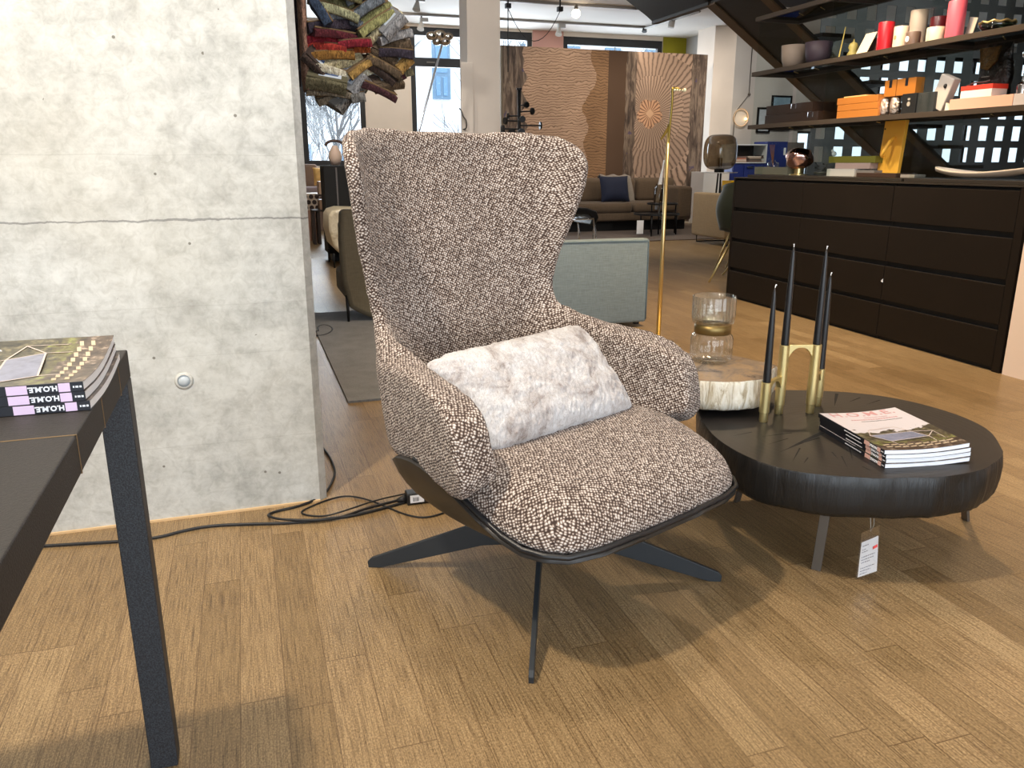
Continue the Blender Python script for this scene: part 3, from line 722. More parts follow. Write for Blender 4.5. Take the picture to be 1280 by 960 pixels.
for v in back.data.vertices:
    z, y = v.co.z, v.co.y
    a = max(0, min(1, (.64-z)/.08)) * max(0, min(1, (.30-y)/.12)); vg.add([v.index], (.40+.24*max(0, min(1, (v.co.y-.30)/.06)))*(1-a)+a, 'REPLACE')
m = back.modifiers.new('thick', 'SOLIDIFY'); m.thickness = .084; m.offset = 0; m.vertex_group = 'thick'; m.use_even_offset = False
m = back.modifiers.new('remesh', 'REMESH'); m.mode = 'VOXEL'; m.voxel_size = .0085; m.use_smooth_shade = True
m = back.modifiers.new('soft', 'SMOOTH'); m.factor = .5; m.iterations = 14
# moulded pan below
PT = [(-.392, .10, .281, .003, .0), (-.386, .20, .279, .003, 0), (-.366, .268, .275, .005, 0), (-.335, .300, .270, .012, 0), (-.29, .318, .262, .022, 0), (-.24, .327, .250, .046, 0), (-.18, .334, .236, .084, 0), (-.12, .340, .226, .121, 0), (-.06, .345, .221, .149, 0), (-.01, .348, .220, .163, 0), (.03, .348, .222, .164, 0), (.07, .347, .227, .155, 0), (.10, .344, .233, .142, 0), (.118, .338, .240, .124, 0), (.125, .328, .247, .108, 0)]
def pan(u, v):
    k = v*(len(PT)-1); i = min(len(PT)-2, int(k)); f = k-i
    y, w, zc, h, _ = (p+(q-p)*f for p, q in zip(PT[i], PT[i+1])); s = 2*u-1
    return Vector((w*s, y, zc + h*abs(s)**7))
# seat cushion: a deep pad with a waterfall front, filling the pan
half = [(0, -.389), (.06, -.389), (.12, -.388), (.19, -.383), (.24, -.372), (.275, -.354), (.298, -.328), (.314, -.288), (.324, -.24), (.331, -.18), (.334, -.12), (.332, -.05), (.325, .02), (.31, .09), (.29, .15), (.25, .2), (.15, .235), (0, .245)]
poly = half + [(-x, y) for x, y in reversed(half[1:-1])]
acc = [0]
for p_, q_ in zip(poly, poly[1:]+poly[:1]): acc.append(acc[-1]+math.hypot(q_[0]-p_[0], q_[1]-p_[1]))
def seat_pt(u, v):
    t_ = (u % 1.0)*acc[-1]; k = 0
    while acc[k+1] < t_: k += 1
    f = (t_-acc[k])/(acc[k+1]-acc[k]); A_, B_ = poly[k], poly[(k+1) % len(poly)]
    x, y = A_[0]+(B_[0]-A_[0])*f, A_[1]+(B_[1]-A_[1])*f
    return x*v, -.07+(y+.07)*v
def pan_rim(x, y):
    k = 0
    while k < len(PT)-2 and PT[k+1][0] < y: k += 1
    f = max(0, min(1, (y-PT[k][0])/(PT[k+1][0]-PT[k][0]))); w, zc, h = (PT[k][i]+(PT[k+1][i]-PT[k][i])*f for i in (1, 2, 3))
    return zc + h*min(1, abs(x)/w)**7
def seat_top(u, v):
    x, y = seat_pt(u, min(1, v)); xr_, yr_ = seat_pt(u, 1)
    yy = (y+.055)/.31
    ztop = .414 - .03*max(0, yy) - .060*max(0, -yy-.25)**1.4
    zedge = pan_rim(xr_, yr_) + .002
    return Vector((x, y, zedge + (ztop-zedge)*max(0, 1-v**7)**.5))
mb = MB(); NR, NA = 28, 80
rv = [(.03 + .97*(1-(1-k/(NR-1))**2.1)) for k in range(NR)]
mb.grid(lambda u, v: seat_top(u, rv[int(round(v*(NR-1)))]), NA, NR, True)
mb.grid(lambda u, v: Vector((*seat_pt(u, max(.03, 1-v*.97)), seat_top(u, 1.0).z - .004)), NA, 8, True)
seat = build('seat_cushion', mb, M_BOU, chair, world=False, smooth=True)
bm = bmesh.new(); bm.from_mesh(seat.data); bmesh.ops.remove_doubles(bm, verts=bm.verts, dist=.0045); bmesh.ops.holes_fill(bm, edges=[e for e in bm.edges if e.is_boundary], sides=0); bmesh.ops.recalc_face_normals(bm, faces=bm.faces); bm.to_mesh(seat.data); bm.free()
for p in seat.data.polygons: p.use_smooth = True
m = seat.modifiers.new('soft', 'SMOOTH'); m.factor = .5; m.iterations = 3
pn = build('seat_shell', MB().grid(pan, 41, 57), M_SHELL, chair, world=False, smooth=True)
m = pn.modifiers.new('thick', 'SOLIDIFY'); m.thickness = .012; m.offset = -1
m = pn.modifiers.new('round', 'BEVEL'); m.width = .004; m.segments = 2; m.limit_method = 'ANGLE'
# rim bead along the front lip
rim = [pan(0, k/56)+Vector((0, 0, .002)) for k in range(40, 0, -1)] + [pan(u/40, 0)+Vector((0, 0, .002)) for u in range(0, 41)] + [pan(1, k/56)+Vector((0, 0, .002)) for k in range(1, 41)]
build('shell_piping', MB().tube(rim, .006, 8), plain('black_leather_piping', srgb(24, 25, 28), .38), chair, world=False, smooth=True)
# four-star base, blades on the diagonals
for k, a in enumerate((-45, 45, 135, 225)):
    d = Vector((sin(rad(a)), -cos(rad(a)), 0)); s = Vector((d.y, -d.x, 0))*.0055
    pr = [(.03, .055), (.20, .052), (.432, 0.004), (.436, .0), (.446, .0), (.446, .018), (.432, .026), (.18, .118), (.03, .150)]
    pr = [(.03, .085), (.15, .074), (.415, .0), (.444, .0), (.446, .016), (.436, .026), (.15, .140), (.03, .168)]
    lg = build('leg', MB().prism([d*r + Vector((0, 0, z)) - s for r, z in pr], s*2), M_BASE, chair, world=False, bevel=.0015)
build('swivel_column', MB().lathe([(.045, .08), (.048, .09), (.048, .16), (.034, .17), (.032, .235), (.09, .24), (.09, .256)], n=28), M_BASE, chair, world=False, smooth=True, auto=35)

# ------------------------------------------------------------------ fur pillow leaning on the chair back
pc = {k: None for k in 'abcd'}
EXC = Vector((cos(CH), sin(CH), 0)); EYC = Vector((-sin(CH), cos(CH), 0))
def chl(x, y, z): return AX + EXC*x + EYC*y + Vector((0, 0, z))
TLp, TRp, BRp, BLp = chl(-.288, .080, .592), chl(.222, .105, .606), chl(.272, -.060, .392), chl(-.212, -.085, .398)
off_ = EXC*-.022 + Vector((0, 0, -.012)); TLp, TRp, BRp, BLp = TLp+off_, TRp+off_, BRp+off_, BLp+off_
cen = (TLp+TRp+BRp+BLp)/4
nrm = ((TRp+BRp-TLp-BLp).cross(TLp+TRp-BLp-BRp)).normalized()
if nrm.dot(FW) > 0: nrm = -nrm
mb = MB(); NP = 150
def pil(u, v, side):
    a, b = 2*u-1, 2*v-1
    p = BLp.lerp(BRp, u).lerp(TLp.lerp(TRp, u), v)
    inx = 1-.055*(1-b*b) if False else 1
    q = cen + (p-cen)
    # seams pull in between the corners
    ed = (BRp-BLp).normalized(); ev = (TLp-BLp).normalized()
    q -= ed*(.010*a*abs(a)**3*(1-b*b)); q -= ev*(.010*b*abs(b)**3*(1-a*a))
    cr_ = (abs(a*b))**6; q -= (ed*a+ev*b)*.016*cr_
    th = .066*((1-abs(a)**3.2)*(1-abs(b)**3.2))**.5
    fl = Vector((q.dot(ed)*150, q.dot(ev)*46 + 1.5*noise.noise(q*14), 0)); nz = noise.noise(q*22)*.55+noise.noise(q*60)*.35+noise.noise(fl)*.5+noise.noise(fl*2.1)*.3
    th2 = th + (.0075*nz)*min(1, th/.01)
    q += (ed*a*abs(a)**9+ev*b*abs(b)**9)*.004*noise.noise(q*90)
    return q + nrm*(th2*side + .02)
mb.grid(lambda u, v: pil(u, v, 1), NP, NP); mb.grid(lambda u, v: pil(u, v, -.75), NP, NP)
pw = single('throw_pillow', mb, m_fur(), 'small white and grey fur pillow leaning in the wing armchair', 'pillow', smooth=True)
bm = bmesh.new(); bm.from_mesh(pw.data); bmesh.ops.remove_doubles(bm, verts=bm.verts, dist=.0004); bmesh.ops.recalc_face_normals(bm, faces=bm.faces); bm.to_mesh(pw.data); bm.free()
for p in pw.data.polygons: p.use_smooth = True

# ------------------------------------------------------------------ black tree-slab coffee table
ZT = .31
rimpx = [(873, 511), (880, 502), (908, 492), (955, 488), (1005, 488), (1067, 491), (1130, 500), (1192, 517), (1233, 536), (1250, 557), (1252, 570), (1240, 580), (1224, 588), (1177, 596), (1130, 597), (1099, 598), (1036, 594), (989, 588), (942, 574), (903, 553), (882, 532)]
R0 = [at_z(x, y, ZT) for x, y in rimpx]
ctr = sum(R0, Vector())/len(R0); ctr.z = 0
random.seed(5)
def dense(P, n=6):
    out = []; m = len(P)
    for k in range(m):
        p0, p1, p2, p3 = P[k-1], P[k], P[(k+1) % m], P[(k+2) % m]
        for j in range(n):
            t = j/n; out.append(.5*((2*p1)+(p2-p0)*t+(2*p0-5*p1+4*p2-p3)*t*t+(3*p1-p0-3*p2+p3)*t**3))
    return out
RD = dense(R0)
slab = thing('coffee_table', 'black charred tree slab coffee table with live edge and steel legs', 'coffee table', (ctr.x, ctr.y, 0))
M_CHAR = m_charred()
mb = MB(); n = len(RD); lay = [(0.0, 1.0), (.004, 1.006), (.03, 1.014), (.065, 1.012), (.092, 1.0), (.102, .985)]
vs = []
for j, (dz, sc_) in enumerate(lay):
    for k, p in enumerate(RD):
        q = Vector((p.x-ctr.x, p.y-ctr.y, 0)); a = math.atan2(q.y, q.x)
        w = 1 + (.016*noise.noise(Vector((a*8, 3, dz*6))) + .012*noise.noise(Vector((a*22, 7, dz*3))))*(0 if j == 0 else min(1, j*.6))
        if j: w -= .02*math.exp(-((a+1.42)/.10)**2)*math.exp(-((dz-.02)/.022)**2)
        vs.append(ctr + q*sc_*w + Vector((0, 0, ZT-dz + (0.006*noise.noise(Vector((a*4, 1, 1))) if j > 3 else 0))))
fs = [(j*n+k, (j+1)*n+k, (j+1)*n+(k+1) % n, j*n+(k+1) % n) for j in range(len(lay)-1) for k in range(n)]
fs.append(tuple(reversed(range((len(lay)-1)*n, len(lay)*n))))
mb.add(vs, fs)
build('live_edge', mb, M_CHAR, slab, smooth=True)
tp = MB(); tp.prism([Vector((p.x, p.y, ZT-.003)) for p in RD], (0, 0, .0032)); build('slab_top', tp, m_slabtop(0, 0), slab)
M_CRK = plain('crack_black', srgb(8, 7, 7), .9)
for (x0, y0, x1, y1, w) in ((1028, 541, 985, 560, 3.2), (1000, 560, 990, 578, .9), (985, 548, 958, 556, .9), (1052, 570, 1060, 586, .8), (940, 540, 915, 545, .8), (1018, 500, 1012, 508, .9), (1100, 500, 1082, 506, .9), (1046, 492, 1043, 508, 2.2), (1075, 497, 1060, 503, 1.3), (990, 541, 950, 546, 1.2), (1004, 553, 972, 566, 1.2), (1024, 547, 995, 556, 1.6), (1040, 565, 1048, 574, 1.0), (1062, 560, 1066, 576, 1.0), (1078, 583, 1090, 589, 1.2), (1010, 572, 1004, 580, .8)):
    a, b = at_z(x0, y0, ZT+.0004), at_z(x1, y1, ZT+.0004); d = b-a; s = Vector((-d.y, d.x, 0)).normalized()*w*.0022
    build('drying_crack', MB().add([a-s, a+s, a.lerp(b, .5)+s*.7, b, a.lerp(b, .45)-s*.8], [(0, 1, 2, 3, 4)]), M_CRK, slab)
foot = at_z(1020, 712); foot2 = at_z(1207, 650); foot3 = Vector((1.36, 1.93, 0)); foot4 = Vector((1.75, 1.90, 0))
for p in (foot, foot2, foot3, foot4):
    inn = Vector((ctr.x-p.x, ctr.y-p.y, 0)).normalized(); s = Vector((-inn.y, inn.x, 0))
    top = p + inn*-.0 + Vector((.018, .006, ZT-.1)) if p is foot else p + inn*.05 + Vector((0, 0, ZT-.1))
    a, b = .0115, .005
    build('leg', MB().hexa([p-s*a-inn*b, p+s*a-inn*b, p+s*a+inn*b, p-s*a+inn*b, top-s*a-inn*b, top+s*a-inn*b, top+s*a+inn*b, top-s*a+inn*b]), M_STEEL, slab, bevel=.001)
build('under_frame', MB().box(ctr.x-.2, ctr.x+.2, ctr.y-.2, ctr.y+.2, ZT-.108, ZT-.1), M_STEEL, slab)
# price tag on a loop of thread
TY = 1.40
tg = [at_y(x, y, TY) for x, y in ((1077, 666), (1102, 657), (1097, 715), (1070, 724))]
dv = Vector((0, .03, 0)); tg[1] = tg[1]+dv*.2
tag_t = thing('price_tag', 'white price tag in a clear sleeve hanging under the black coffee table', 'price tag', (sum(tg, Vector())/4).to_tuple()[:2]+(tg[3].z,))
nn = (tg[1]-tg[0]).cross(tg[3]-tg[0]).normalized(); nn = nn if nn.y < 0 else -nn
def lerp4(u, v): return tg[0].lerp(tg[1], u).lerp(tg[3].lerp(tg[2], u), v)
build('sleeve', MB().prism([lerp4(*q) - nn*.0012 for q in ((0, 0), (1, 0), (1, 1), (0, 1))], nn*.0024), clearglass('plastic_sleeve', (.9, .9, .9, 1), .25), tag_t)
cd = build('card', MB().prism([lerp4(*q) for q in ((.06, .22), (.95, .22), (.95, .97), (.06, .97))], nn*.0006), M_PAPER, tag_t)
M_INK = plain('grey_ink', srgb(150, 152, 160), .7)
pr = MB(); random.seed(6)
for yy, u1 in ((.30, .44), (.38, .30), (.43, .42), (.54, .80), (.60, .72), (.66, .55), (.78, .80), (.84, .60), (.90, .45)):
    q = .12
    while q < u1:
        e = min(u1, q+random.uniform(.03, .11)); pr.prism([lerp4(*c_)+nn*.0016 for c_ in ((q, yy), (e, yy), (e, yy+.018), (q, yy+.018))], nn*.0003); q = e+.025
build('small_print', pr, M_INK, tag_t)
build('red_print', MB().prism([lerp4(*q)+nn*.0016 for q in ((.66, .40), (.90, .385), (.90, .445), (.66, .46))], nn*.0003), plain('red_ink', srgb(232, 84, 84), .6), tag_t)
k0 = lerp4(.5, .06); k1 = at_y(1092, 648, TY+.02)
build('thread', MB().tube([k0, k0.lerp(k1, .5)+Vector((.006, 0, 0)), k1+Vector((.006, .01, .02))], .0008, 5).tube([k0, k0.lerp(k1, .5)-Vector((.004, 0, 0)), k1+Vector((-.004, .01, .02))], .0008, 5), plain('clear_thread', srgb(170, 165, 155), .5), tag_t)

# magazines on the slab
Lp, Np = at_z(1024, 536, ZT+.002), at_z(1106, 585, ZT+.002)
yd = (Lp-Np); yd.z = 0; midp = (Lp+Np)/2
G2 = 'magazines on the black slab table'
nm = ['bottom magazine of the four stacked on the black slab table', 'second magazine from the bottom of the stack on the black slab table', 'third magazine from the bottom of the stack on the black slab table', 'top magazine of the stack on the black slab table, title H.O.M.E. showing']
for k in range(4):
    o = Vector((midp.x, midp.y, ZT+.0008+k*(MT+.0003))) + Vector(((0, .004, .001, -.003)[k], (0, .003, .002, .004)[k], 0))
    magazine(stack_frame(o, yd), nm[k], G2, k=k, full=(k == 3), curl=.55, salmon=True)

# ------------------------------------------------------------------ brass candle holder and its candles
feet = [at_z(954, 527, ZT), at_z(973, 517, ZT), at_z(1012, 516, ZT), at_z(1021, 507, ZT)]
ht = [.4235, .511, .511, .4235]; ctop = [.682, .781, .775, .694]
hold = thing('candle_holder', 'brass modular candle holder with four tubes on the black slab table', 'candle holder', (feet[1].x, feet[1].y, ZT))
for p, h in zip(feet, ht):
    g = h-ZT
    build('tube', MB().lathe([(.0105, 0), (.0118, .002), (.0118, .026), (.0138, .028), (.0138, g-.001), (.0125, g), (.0112, g), (.0112, g-.03)], (p.x, p.y, ZT), 28, cap=True), M_BRASS, hold, smooth=True, auto=40)
for (i, j, h) in ((0, 1, .4235), (1, 2, .511), (2, 3, .4235)):
    a, b = feet[i], feet[j]; d = (b-a); L = d.length; d = d.normalized(); s = Vector((-d.y, d.x, 0))*.006
    r0 = .012; pts = [(r0, h-ZT), (L-r0, h-ZT)]; N = 14; wv = (L-2*r0)
    pts += [(L-r0 - wv*k/N*1.0, (h-ZT)-.008-.028*abs(2*k/N-1)**2.6) for k in range(N+1)]
    build('arch', MB().prism([a + d*x + Vector((0, 0, z)) - s for x, z in pts], s*2), M_BRASS, hold, bevel=.0008)
M_WAX = plain('black_wax', srgb(17, 18, 21), .32); M_WICK = plain('white_wick', srgb(240, 240, 238), .8)
cl = ['short black taper candle in the front left tube of the brass holder', 'tall black taper candle in the second tube from the left', 'tall black taper candle in the third tube, beside the magazines', 'short black taper candle in the rearmost right tube of the holder']
for k, (p, h, c) in enumerate(zip(feet, ht, ctop)):
    cd_ = thing('taper_candle', cl[k], 'candle', (p.x, p.y, h-.025), 0, 'black candles in the brass holder')
    L = c-h+.025
    build('wax', MB().lathe([(.0105, 0), (.0108, .03), (.0085, L*.6), (.0052, L-.03), (.0035, L-.012), (.0012, L)], (p.x, p.y, h-.025), 20), M_WAX, cd_, smooth=True)
    lean = (.004, -.001, .002, .003)[k]
    build('wick', MB().tube([(p.x, p.y, c-.004), (p.x+lean*.3, p.y, c+.004), (p.x+lean, p.y, c+.008)], [.0012, .0012, .0022], 6), M_WICK, cd_)

# ------------------------------------------------------------------ petrified wood side table with glass vase
ZP = .42
pcx, pcy = 1.272, 1.985
pet = thing('side_table', 'low side table with a thick petrified wood top behind the black slab', 'side table', (pcx, pcy, 0))
def pr_(a):
    return .172*(1+.05*noise.noise(Vector((cos(a)*1.5, sin(a)*1.5, 3)))+.03*noise.noise(Vector((cos(a)*5, sin(a)*5, 9)))+.16*math.exp(-(((a+PI+.22) % (2*PI)-PI)/.22)**2))
mb = MB(); NN = 96; vs = []; lay = [(0, .985), (.006, 1.0), (.03, 1.0), (.055, 1.01), (.078, .985), (.084, .95)]
for j, (dz, k_) in enumerate(lay):
    for k in range(NN):
        a = 2*PI*k/NN; r = pr_(a)*k_*(1+(.03*noise.noise(Vector((a*14, 0, dz*9))) if j else 0)); vs.append((pcx+r*cos(a), pcy+r*sin(a), ZP-dz))
mb.add(vs, [(j*NN+k, (j+1)*NN+k, (j+1)*NN+(k+1) % NN, j*NN+(k+1) % NN) for j in range(len(lay)-1) for k in range(NN)] + [tuple(reversed(range(5*NN, 6*NN)))])
build('bark_edge', mb, m_petrified(), pet, smooth=True)
build('polished_top', MB().prism([(pcx+pr_(2*PI*k/NN)*.985*cos(2*PI*k/NN), pcy+pr_(2*PI*k/NN)*.985*sin(2*PI*k/NN), ZP-.001) for k in range(NN)], (0, 0, .0015)), m_petritop(), pet)
build('plinth', MB().lathe([(.045, 0), (.045, .012), (.03, .016), (.03, ZP-.1), (.12, ZP-.094), (.12, ZP-.084)], (pcx, pcy, 0), 32), M_STEEL, pet, smooth=True, auto=40)
vb = at_z(888, 452, ZP)
vz = thing('vase', 'clear ribbed glass vase with a brass waist ring on the petrified wood top', 'vase', (vb.x, vb.y, ZP))
def ribbed(prof, c, n=96, ribs=24, amp=.0011):
    mb = MB(); c = Vector(c); vs = []
    for r, z in prof:
        for k in range(n):
            a = 2*PI*k/n; rr = r + (amp*cos(ribs*a) if r > .03 else 0); vs.append(c+Vector((rr*cos(a), rr*sin(a), z)))
    m = len(prof); return mb.add(vs, [(j*n+k, j*n+(k+1) % n, (j+1)*n+(k+1) % n, (j+1)*n+k) for j in range(m-1) for k in range(n)])
rv = .0615
build('lower_bowl', ribbed([(.004, .004), (.052, .004), (rv-.004, .010), (rv, .02), (rv, .072), (rv-.004, .084), (rv-.010, .090)], (vb.x, vb.y, ZP)), M_GLASS, vz, smooth=True)
build('upper_cup', ribbed([(rv-.010, .116), (rv-.003, .122), (rv+.001, .135), (rv+.001, .200), (rv, .2015), (rv-.002, .200), (rv-.002, .136), (rv-.006, .126), (.004, .122)], (vb.x, vb.y, ZP)), M_GLASS, vz, smooth=True)
build('waist_ring', MB().lathe([(rv-.012, .089), (rv-.0075, .090), (rv-.007, .104), (rv-.0075, .117), (rv-.012, .118)], (vb.x, vb.y, ZP), 48, cap=False), plain('aged_brass', srgb(128, 108, 66), .4, .85), vz, smooth=True)

# ------------------------------------------------------------------ cables and power strip
M_CABLE = plain('black_rubber_cable', srgb(20, 20, 22), .5)
def cable(name, px, r, label, lift=None):
    pts = [at_z(x, y, r+.001) for x, y in px]
    for k, dz in (lift or {}).items(): pts[k].z += dz
    return single(name, MB().tube(pts, r, 10, smooth=3), M_CABLE, label, 'cable', 'floor cables', smooth=True)
cable('power_cable', [(30, 684), (60, 682), (110, 679), (160, 676), (198, 672), (230, 663), (262, 657), (310, 655), (360, 654), (400, 650), (440, 645), (480, 635), (512, 626)], .0042, 'thick black cable running left along the foot of the concrete wall')
cable('power_cable', [(404, 560), (413, 572), (420, 590), (414, 606), (403, 621), (374, 633), (348, 638), (335, 643), (336, 649), (350, 653), (390, 654), (425, 648), (455, 636), (490, 627), (512, 621)], .0038, 'black cable coming round the end of the concrete wall and looping back', {8: .009, 9: .009, 10: .009})
cable('power_cable', [(512, 616), (470, 628), (432, 643), (405, 646), (382, 644), (375, 640), (386, 634), (408, 625), (432, 619), (456, 623), (480, 632), (505, 643), (530, 648), (556, 641), (575, 632)], .0026, 'thin black cable curling between the wall end and the chair', {1: .008, 2: .012})
ps0 = at_z(507, 633); ps1 = at_z(580, 624)
d = (ps1-ps0); d.z = 0; d = d.normalized(); s = Vector((-d.y, d.x, 0))
pst = thing('power_strip', 'black power strip with a white label on the floor behind the chair', 'power strip', ps0)
M3 = Matrix((d, s, Vector((0, 0, 1)))).transposed()
build('housing', MB().obox(ps0+d*.10+s*.022+Vector((0, 0, .019)), (.19, .042, .036), M3), plain('black_plastic', srgb(24, 24, 25), .4), pst, bevel=.004)
build('label_sticker', MB().obox(ps0+d*.036+s*.0006+Vector((0, 0, .020)), (.042, .001, .024), M3), M_PAPER, pst)
bc = MB()
for k, w in enumerate((.7, 1.3, .6, 1.0, .8, 1.4, .6)): bc.obox(ps0+d*(.024+k*.0027)+s*(-.0002)+Vector((0, 0, .019)), (.0012*w, .0006, .013), M3)
build('barcode', bc, M_SPINE, pst)
build('cable_gland', MB().tube([ps0+d*.006+s*.022+Vector((0, 0, .018)), ps0-d*.022+s*.022+Vector((0, 0, .012))], [.012, .006], 12), plain('black_grommet', srgb(22, 22, 23), .5), pst, smooth=True)
# ------------------------------------------------------------------ drawer cabinets and the shelves above
DX, DR = 3.50, rad(-.82)     # front line at its far end, slight turn
D0 = Vector((3.502, 5.305, 0))
du = Vector((-sin(rad(.82)), -cos(rad(.82)), 0))   # along the front, towards the viewer
dv_ = Vector((-du.y, du.x, 0))                      # depth, away from the aisle
if dv_.x < 0: dv_ = -dv_
def DP(u, v, z): return D0 + du*u + dv_*v + Vector((0, 0, z))
def dbox(mb, u0, u1, v0, v1, z0, z1):
    return mb.hexa([DP(u0, v0, z0), DP(u1, v0, z0), DP(u1, v1, z0), DP(u0, v1, z0), DP(u0, v0, z1), DP(u1, v0, z1), DP(u1, v1, z1), DP(u0, v1, z1)])
M_DARKW = plain('dark_brown_lacquer', srgb(27, 20, 13), .5, var=.08, vscale=4, Specular_IOR_Level=.2)
M_DARKTOP = plain('dark_umber_top', srgb(46, 40, 33), .4)
M_RECESS = plain('black_grip_recess', srgb(8, 8, 8), .6)
units = [(0.0, .80, 'left, beside the green shell chair'), (.80, 1.60, 'middle, behind the candles'), (1.60, 2.40, 'right, next to the peach wall')]
fronts = [(.022, .205), (.235, .425), (.455, .650), (.680, .872)]
for u0, u1, lb in units:
    c = DP((u0+u1)/2, .26, 0)
    t = thing('drawer_cabinet', 'dark brown four-drawer cabinet, ' + lb, 'cabinet', c, 0, 'row of dark drawer cabinets')
    mb = MB(); dbox(mb, u0+.002, u1-.002, .022, .52, 0, .884); build('body', mb, M_RECESS, t)
    for z0, z1 in fronts:
        mb = MB(); dbox(mb, u0+.0025, u1-.0025, 0, .02, z0, z1)
        dr = build('drawer', mb, M_DARKW, t, bevel=.0012)
        mb = MB(); dbox(mb, u0+.0025, u1-.0025, .001, .021, z1-.001, z1+.001); build('grip_edge', mb, M_DARKTOP, dr)
mb = MB(); dbox(mb, 2.402, 2.445, -.002, .52, 0, .888); single('end_panel', mb, M_DARKW, 'dark brown end panel closing the drawer row at the peach wall', 'cabinet panel')
mb = MB(); dbox(mb, -.02, -.002, .0, .52, 0, .888); single('end_panel', mb, M_DARKW, 'dark brown end panel at the far end of the drawer row', 'cabinet panel')
mb = MB(); dbox(mb, -.022, 2.447, -.004, .54, .889, .897); single('worktop', mb, M_DARKTOP, 'dark top board running over the three drawer cabinets', 'worktop')
for a, b, lb in ((.06, 1.58, 'far'), (1.60, 2.9, 'near')):
    mb = MB(); dbox(mb, a, b, .06, .5, .898, .915); single('base_board', mb, M_DARKTOP, 'thin dark plinth board on the %s half of the cabinet top under the goods' % lb, 'board', bevel=.001)
chip = at_x(1103, 351, 3.478)
single('paper_scrap', MB().prism([(chip.x-.004, chip.y-.006, chip.z-.008), (chip.x-.004, chip.y+.008, chip.z-.004), (chip.x-.004, chip.y-.004, chip.z+.012)], (.003, 0, 0)), M_PAPER, 'tiny white scrap stuck to the drawer seam of the dark cabinets', 'paper scrap')
# shelves: dark rails with a dark glass bottom, hung between glass cheeks
M_SHELFRAIL = plain('umber_shelf_rail', srgb(74, 64, 54), .4, .2)
M_SHELFGL = clearglass('dark_glass_board', (.16, .16, .15, 1), .2)
SZ = [1.264, 1.625, 1.99]
u_end = 3.6
for z, nm_ in zip(SZ, ('lowest dark glass shelf, with the orange boxes', 'middle dark glass shelf, with the bowls and candles', 'top dark glass shelf above the bowls')):
    t = thing('wall_shelf', nm_, 'shelf', DP(1.8, .25, z-.03))
    mb = MB(); dbox(mb, .02, u_end, .055, .075, z-.028, z); build('front_rail', mb, M_SHELFRAIL, t, bevel=.001)
    mb = MB(); dbox(mb, .02, u_end, .40, .42, z-.028, z); build('back_rail', mb, M_SHELFRAIL, t)
    for u in (.02, .80, 1.60, 2.40, 3.18):
        mb = MB(); dbox(mb, u, u+.018, .075, .40, z-.028, z-.002); build('cross_rail', mb, M_SHELFRAIL, t)
    mb = MB(); dbox(mb, .03, u_end-.01, .06, .415, z-.0075, z-.001); build('glass_board', mb, M_SHELFGL, t)
    for u in (.36, .58, 1.2, 2.0):
        build('support_pin', MB().tube([DP(u, .20, z-.032), DP(u+.05, .13, z-.03)], .003, 6), M_GOLD, t)
for i, (z0, z1, lv) in enumerate(((.899, SZ[0]-.029, 'below the lowest shelf'), (SZ[0], SZ[1]-.029, 'between the lowest and middle shelf'), (SZ[1], SZ[2]-.029, 'between the middle and top shelf'))):
    for u, w in ((.035, 'far end of the shelves'), (.815, 'second line from the far end'), (1.615, 'third line from the far end'), (2.35, 'nearest line')):
        mb = MB(); dbox(mb, u, u+.008, .08, .40, z0+.001, z1)
        single('glass_divider', mb, M_GREYGLASS, 'upright clear glass divider %s, %s' % (lv, w), 'glass panel', 'glass dividers of the shelf')
    mb = MB(); dbox(mb, .05, u_end-.02, .425, .432, z0+.001, z1+.02)
    single('glass_sheet', mb, M_GREYGLASS, 'long clear glass back sheet %s' % lv, 'glass panel', 'glass back sheets of the shelf')

# goods: px box -> real object standing on its shelf at depth v behind the rail
def onshelf(px, z, v):   # point on the plane z where the column px crosses depth v
    n = dv_; o = DP(0, v, 0); d = ray(px, 150); t_ = (o-EYEP).dot(n)/d.dot(n); p = EYEP+d*t_; return (p-D0).dot(du)
def pxm(px, v):          # metres per pixel there
    u = onshelf(px, 0, v); p = DP(u, v, 1.2); return (p-EYEP).dot(FW)/F_PX
def sbox(px0, px1, z, v, depth, h):
    u0, u1 = onshelf(px0, z, v), onshelf(px1, z, v); mb = MB(); dbox(mb, min(u0, u1), max(u0, u1), v, v+depth, z, z+h); return mb
def hgt(py0, py1, px, v): return abs(py1-py0)*pxm(px, v)*1.02
def shelfbox(name, px0, px1, py0, py1, z, v, depth, m, label, cat, group=None, bevel=.002):
    return single(name, sbox(px0, px1, z, v, depth, hgt(py0, py1, (px0+px1)/2, v)), m, label, cat, group, bevel=bevel)
def rnd(px0, px1, z, v, prof_fn):
    pc_ = (px0+px1)/2; u = onshelf(pc_, z, v); r = (px1-px0)/2*pxm(pc_, v); return DP(u, v, z), r
col = lambda n_, *c, **k: plain(n_, srgb(*c), **k)
z1s, z2s, z3s = SZ[0]+.001, SZ[1]+.001, SZ[2]+.001
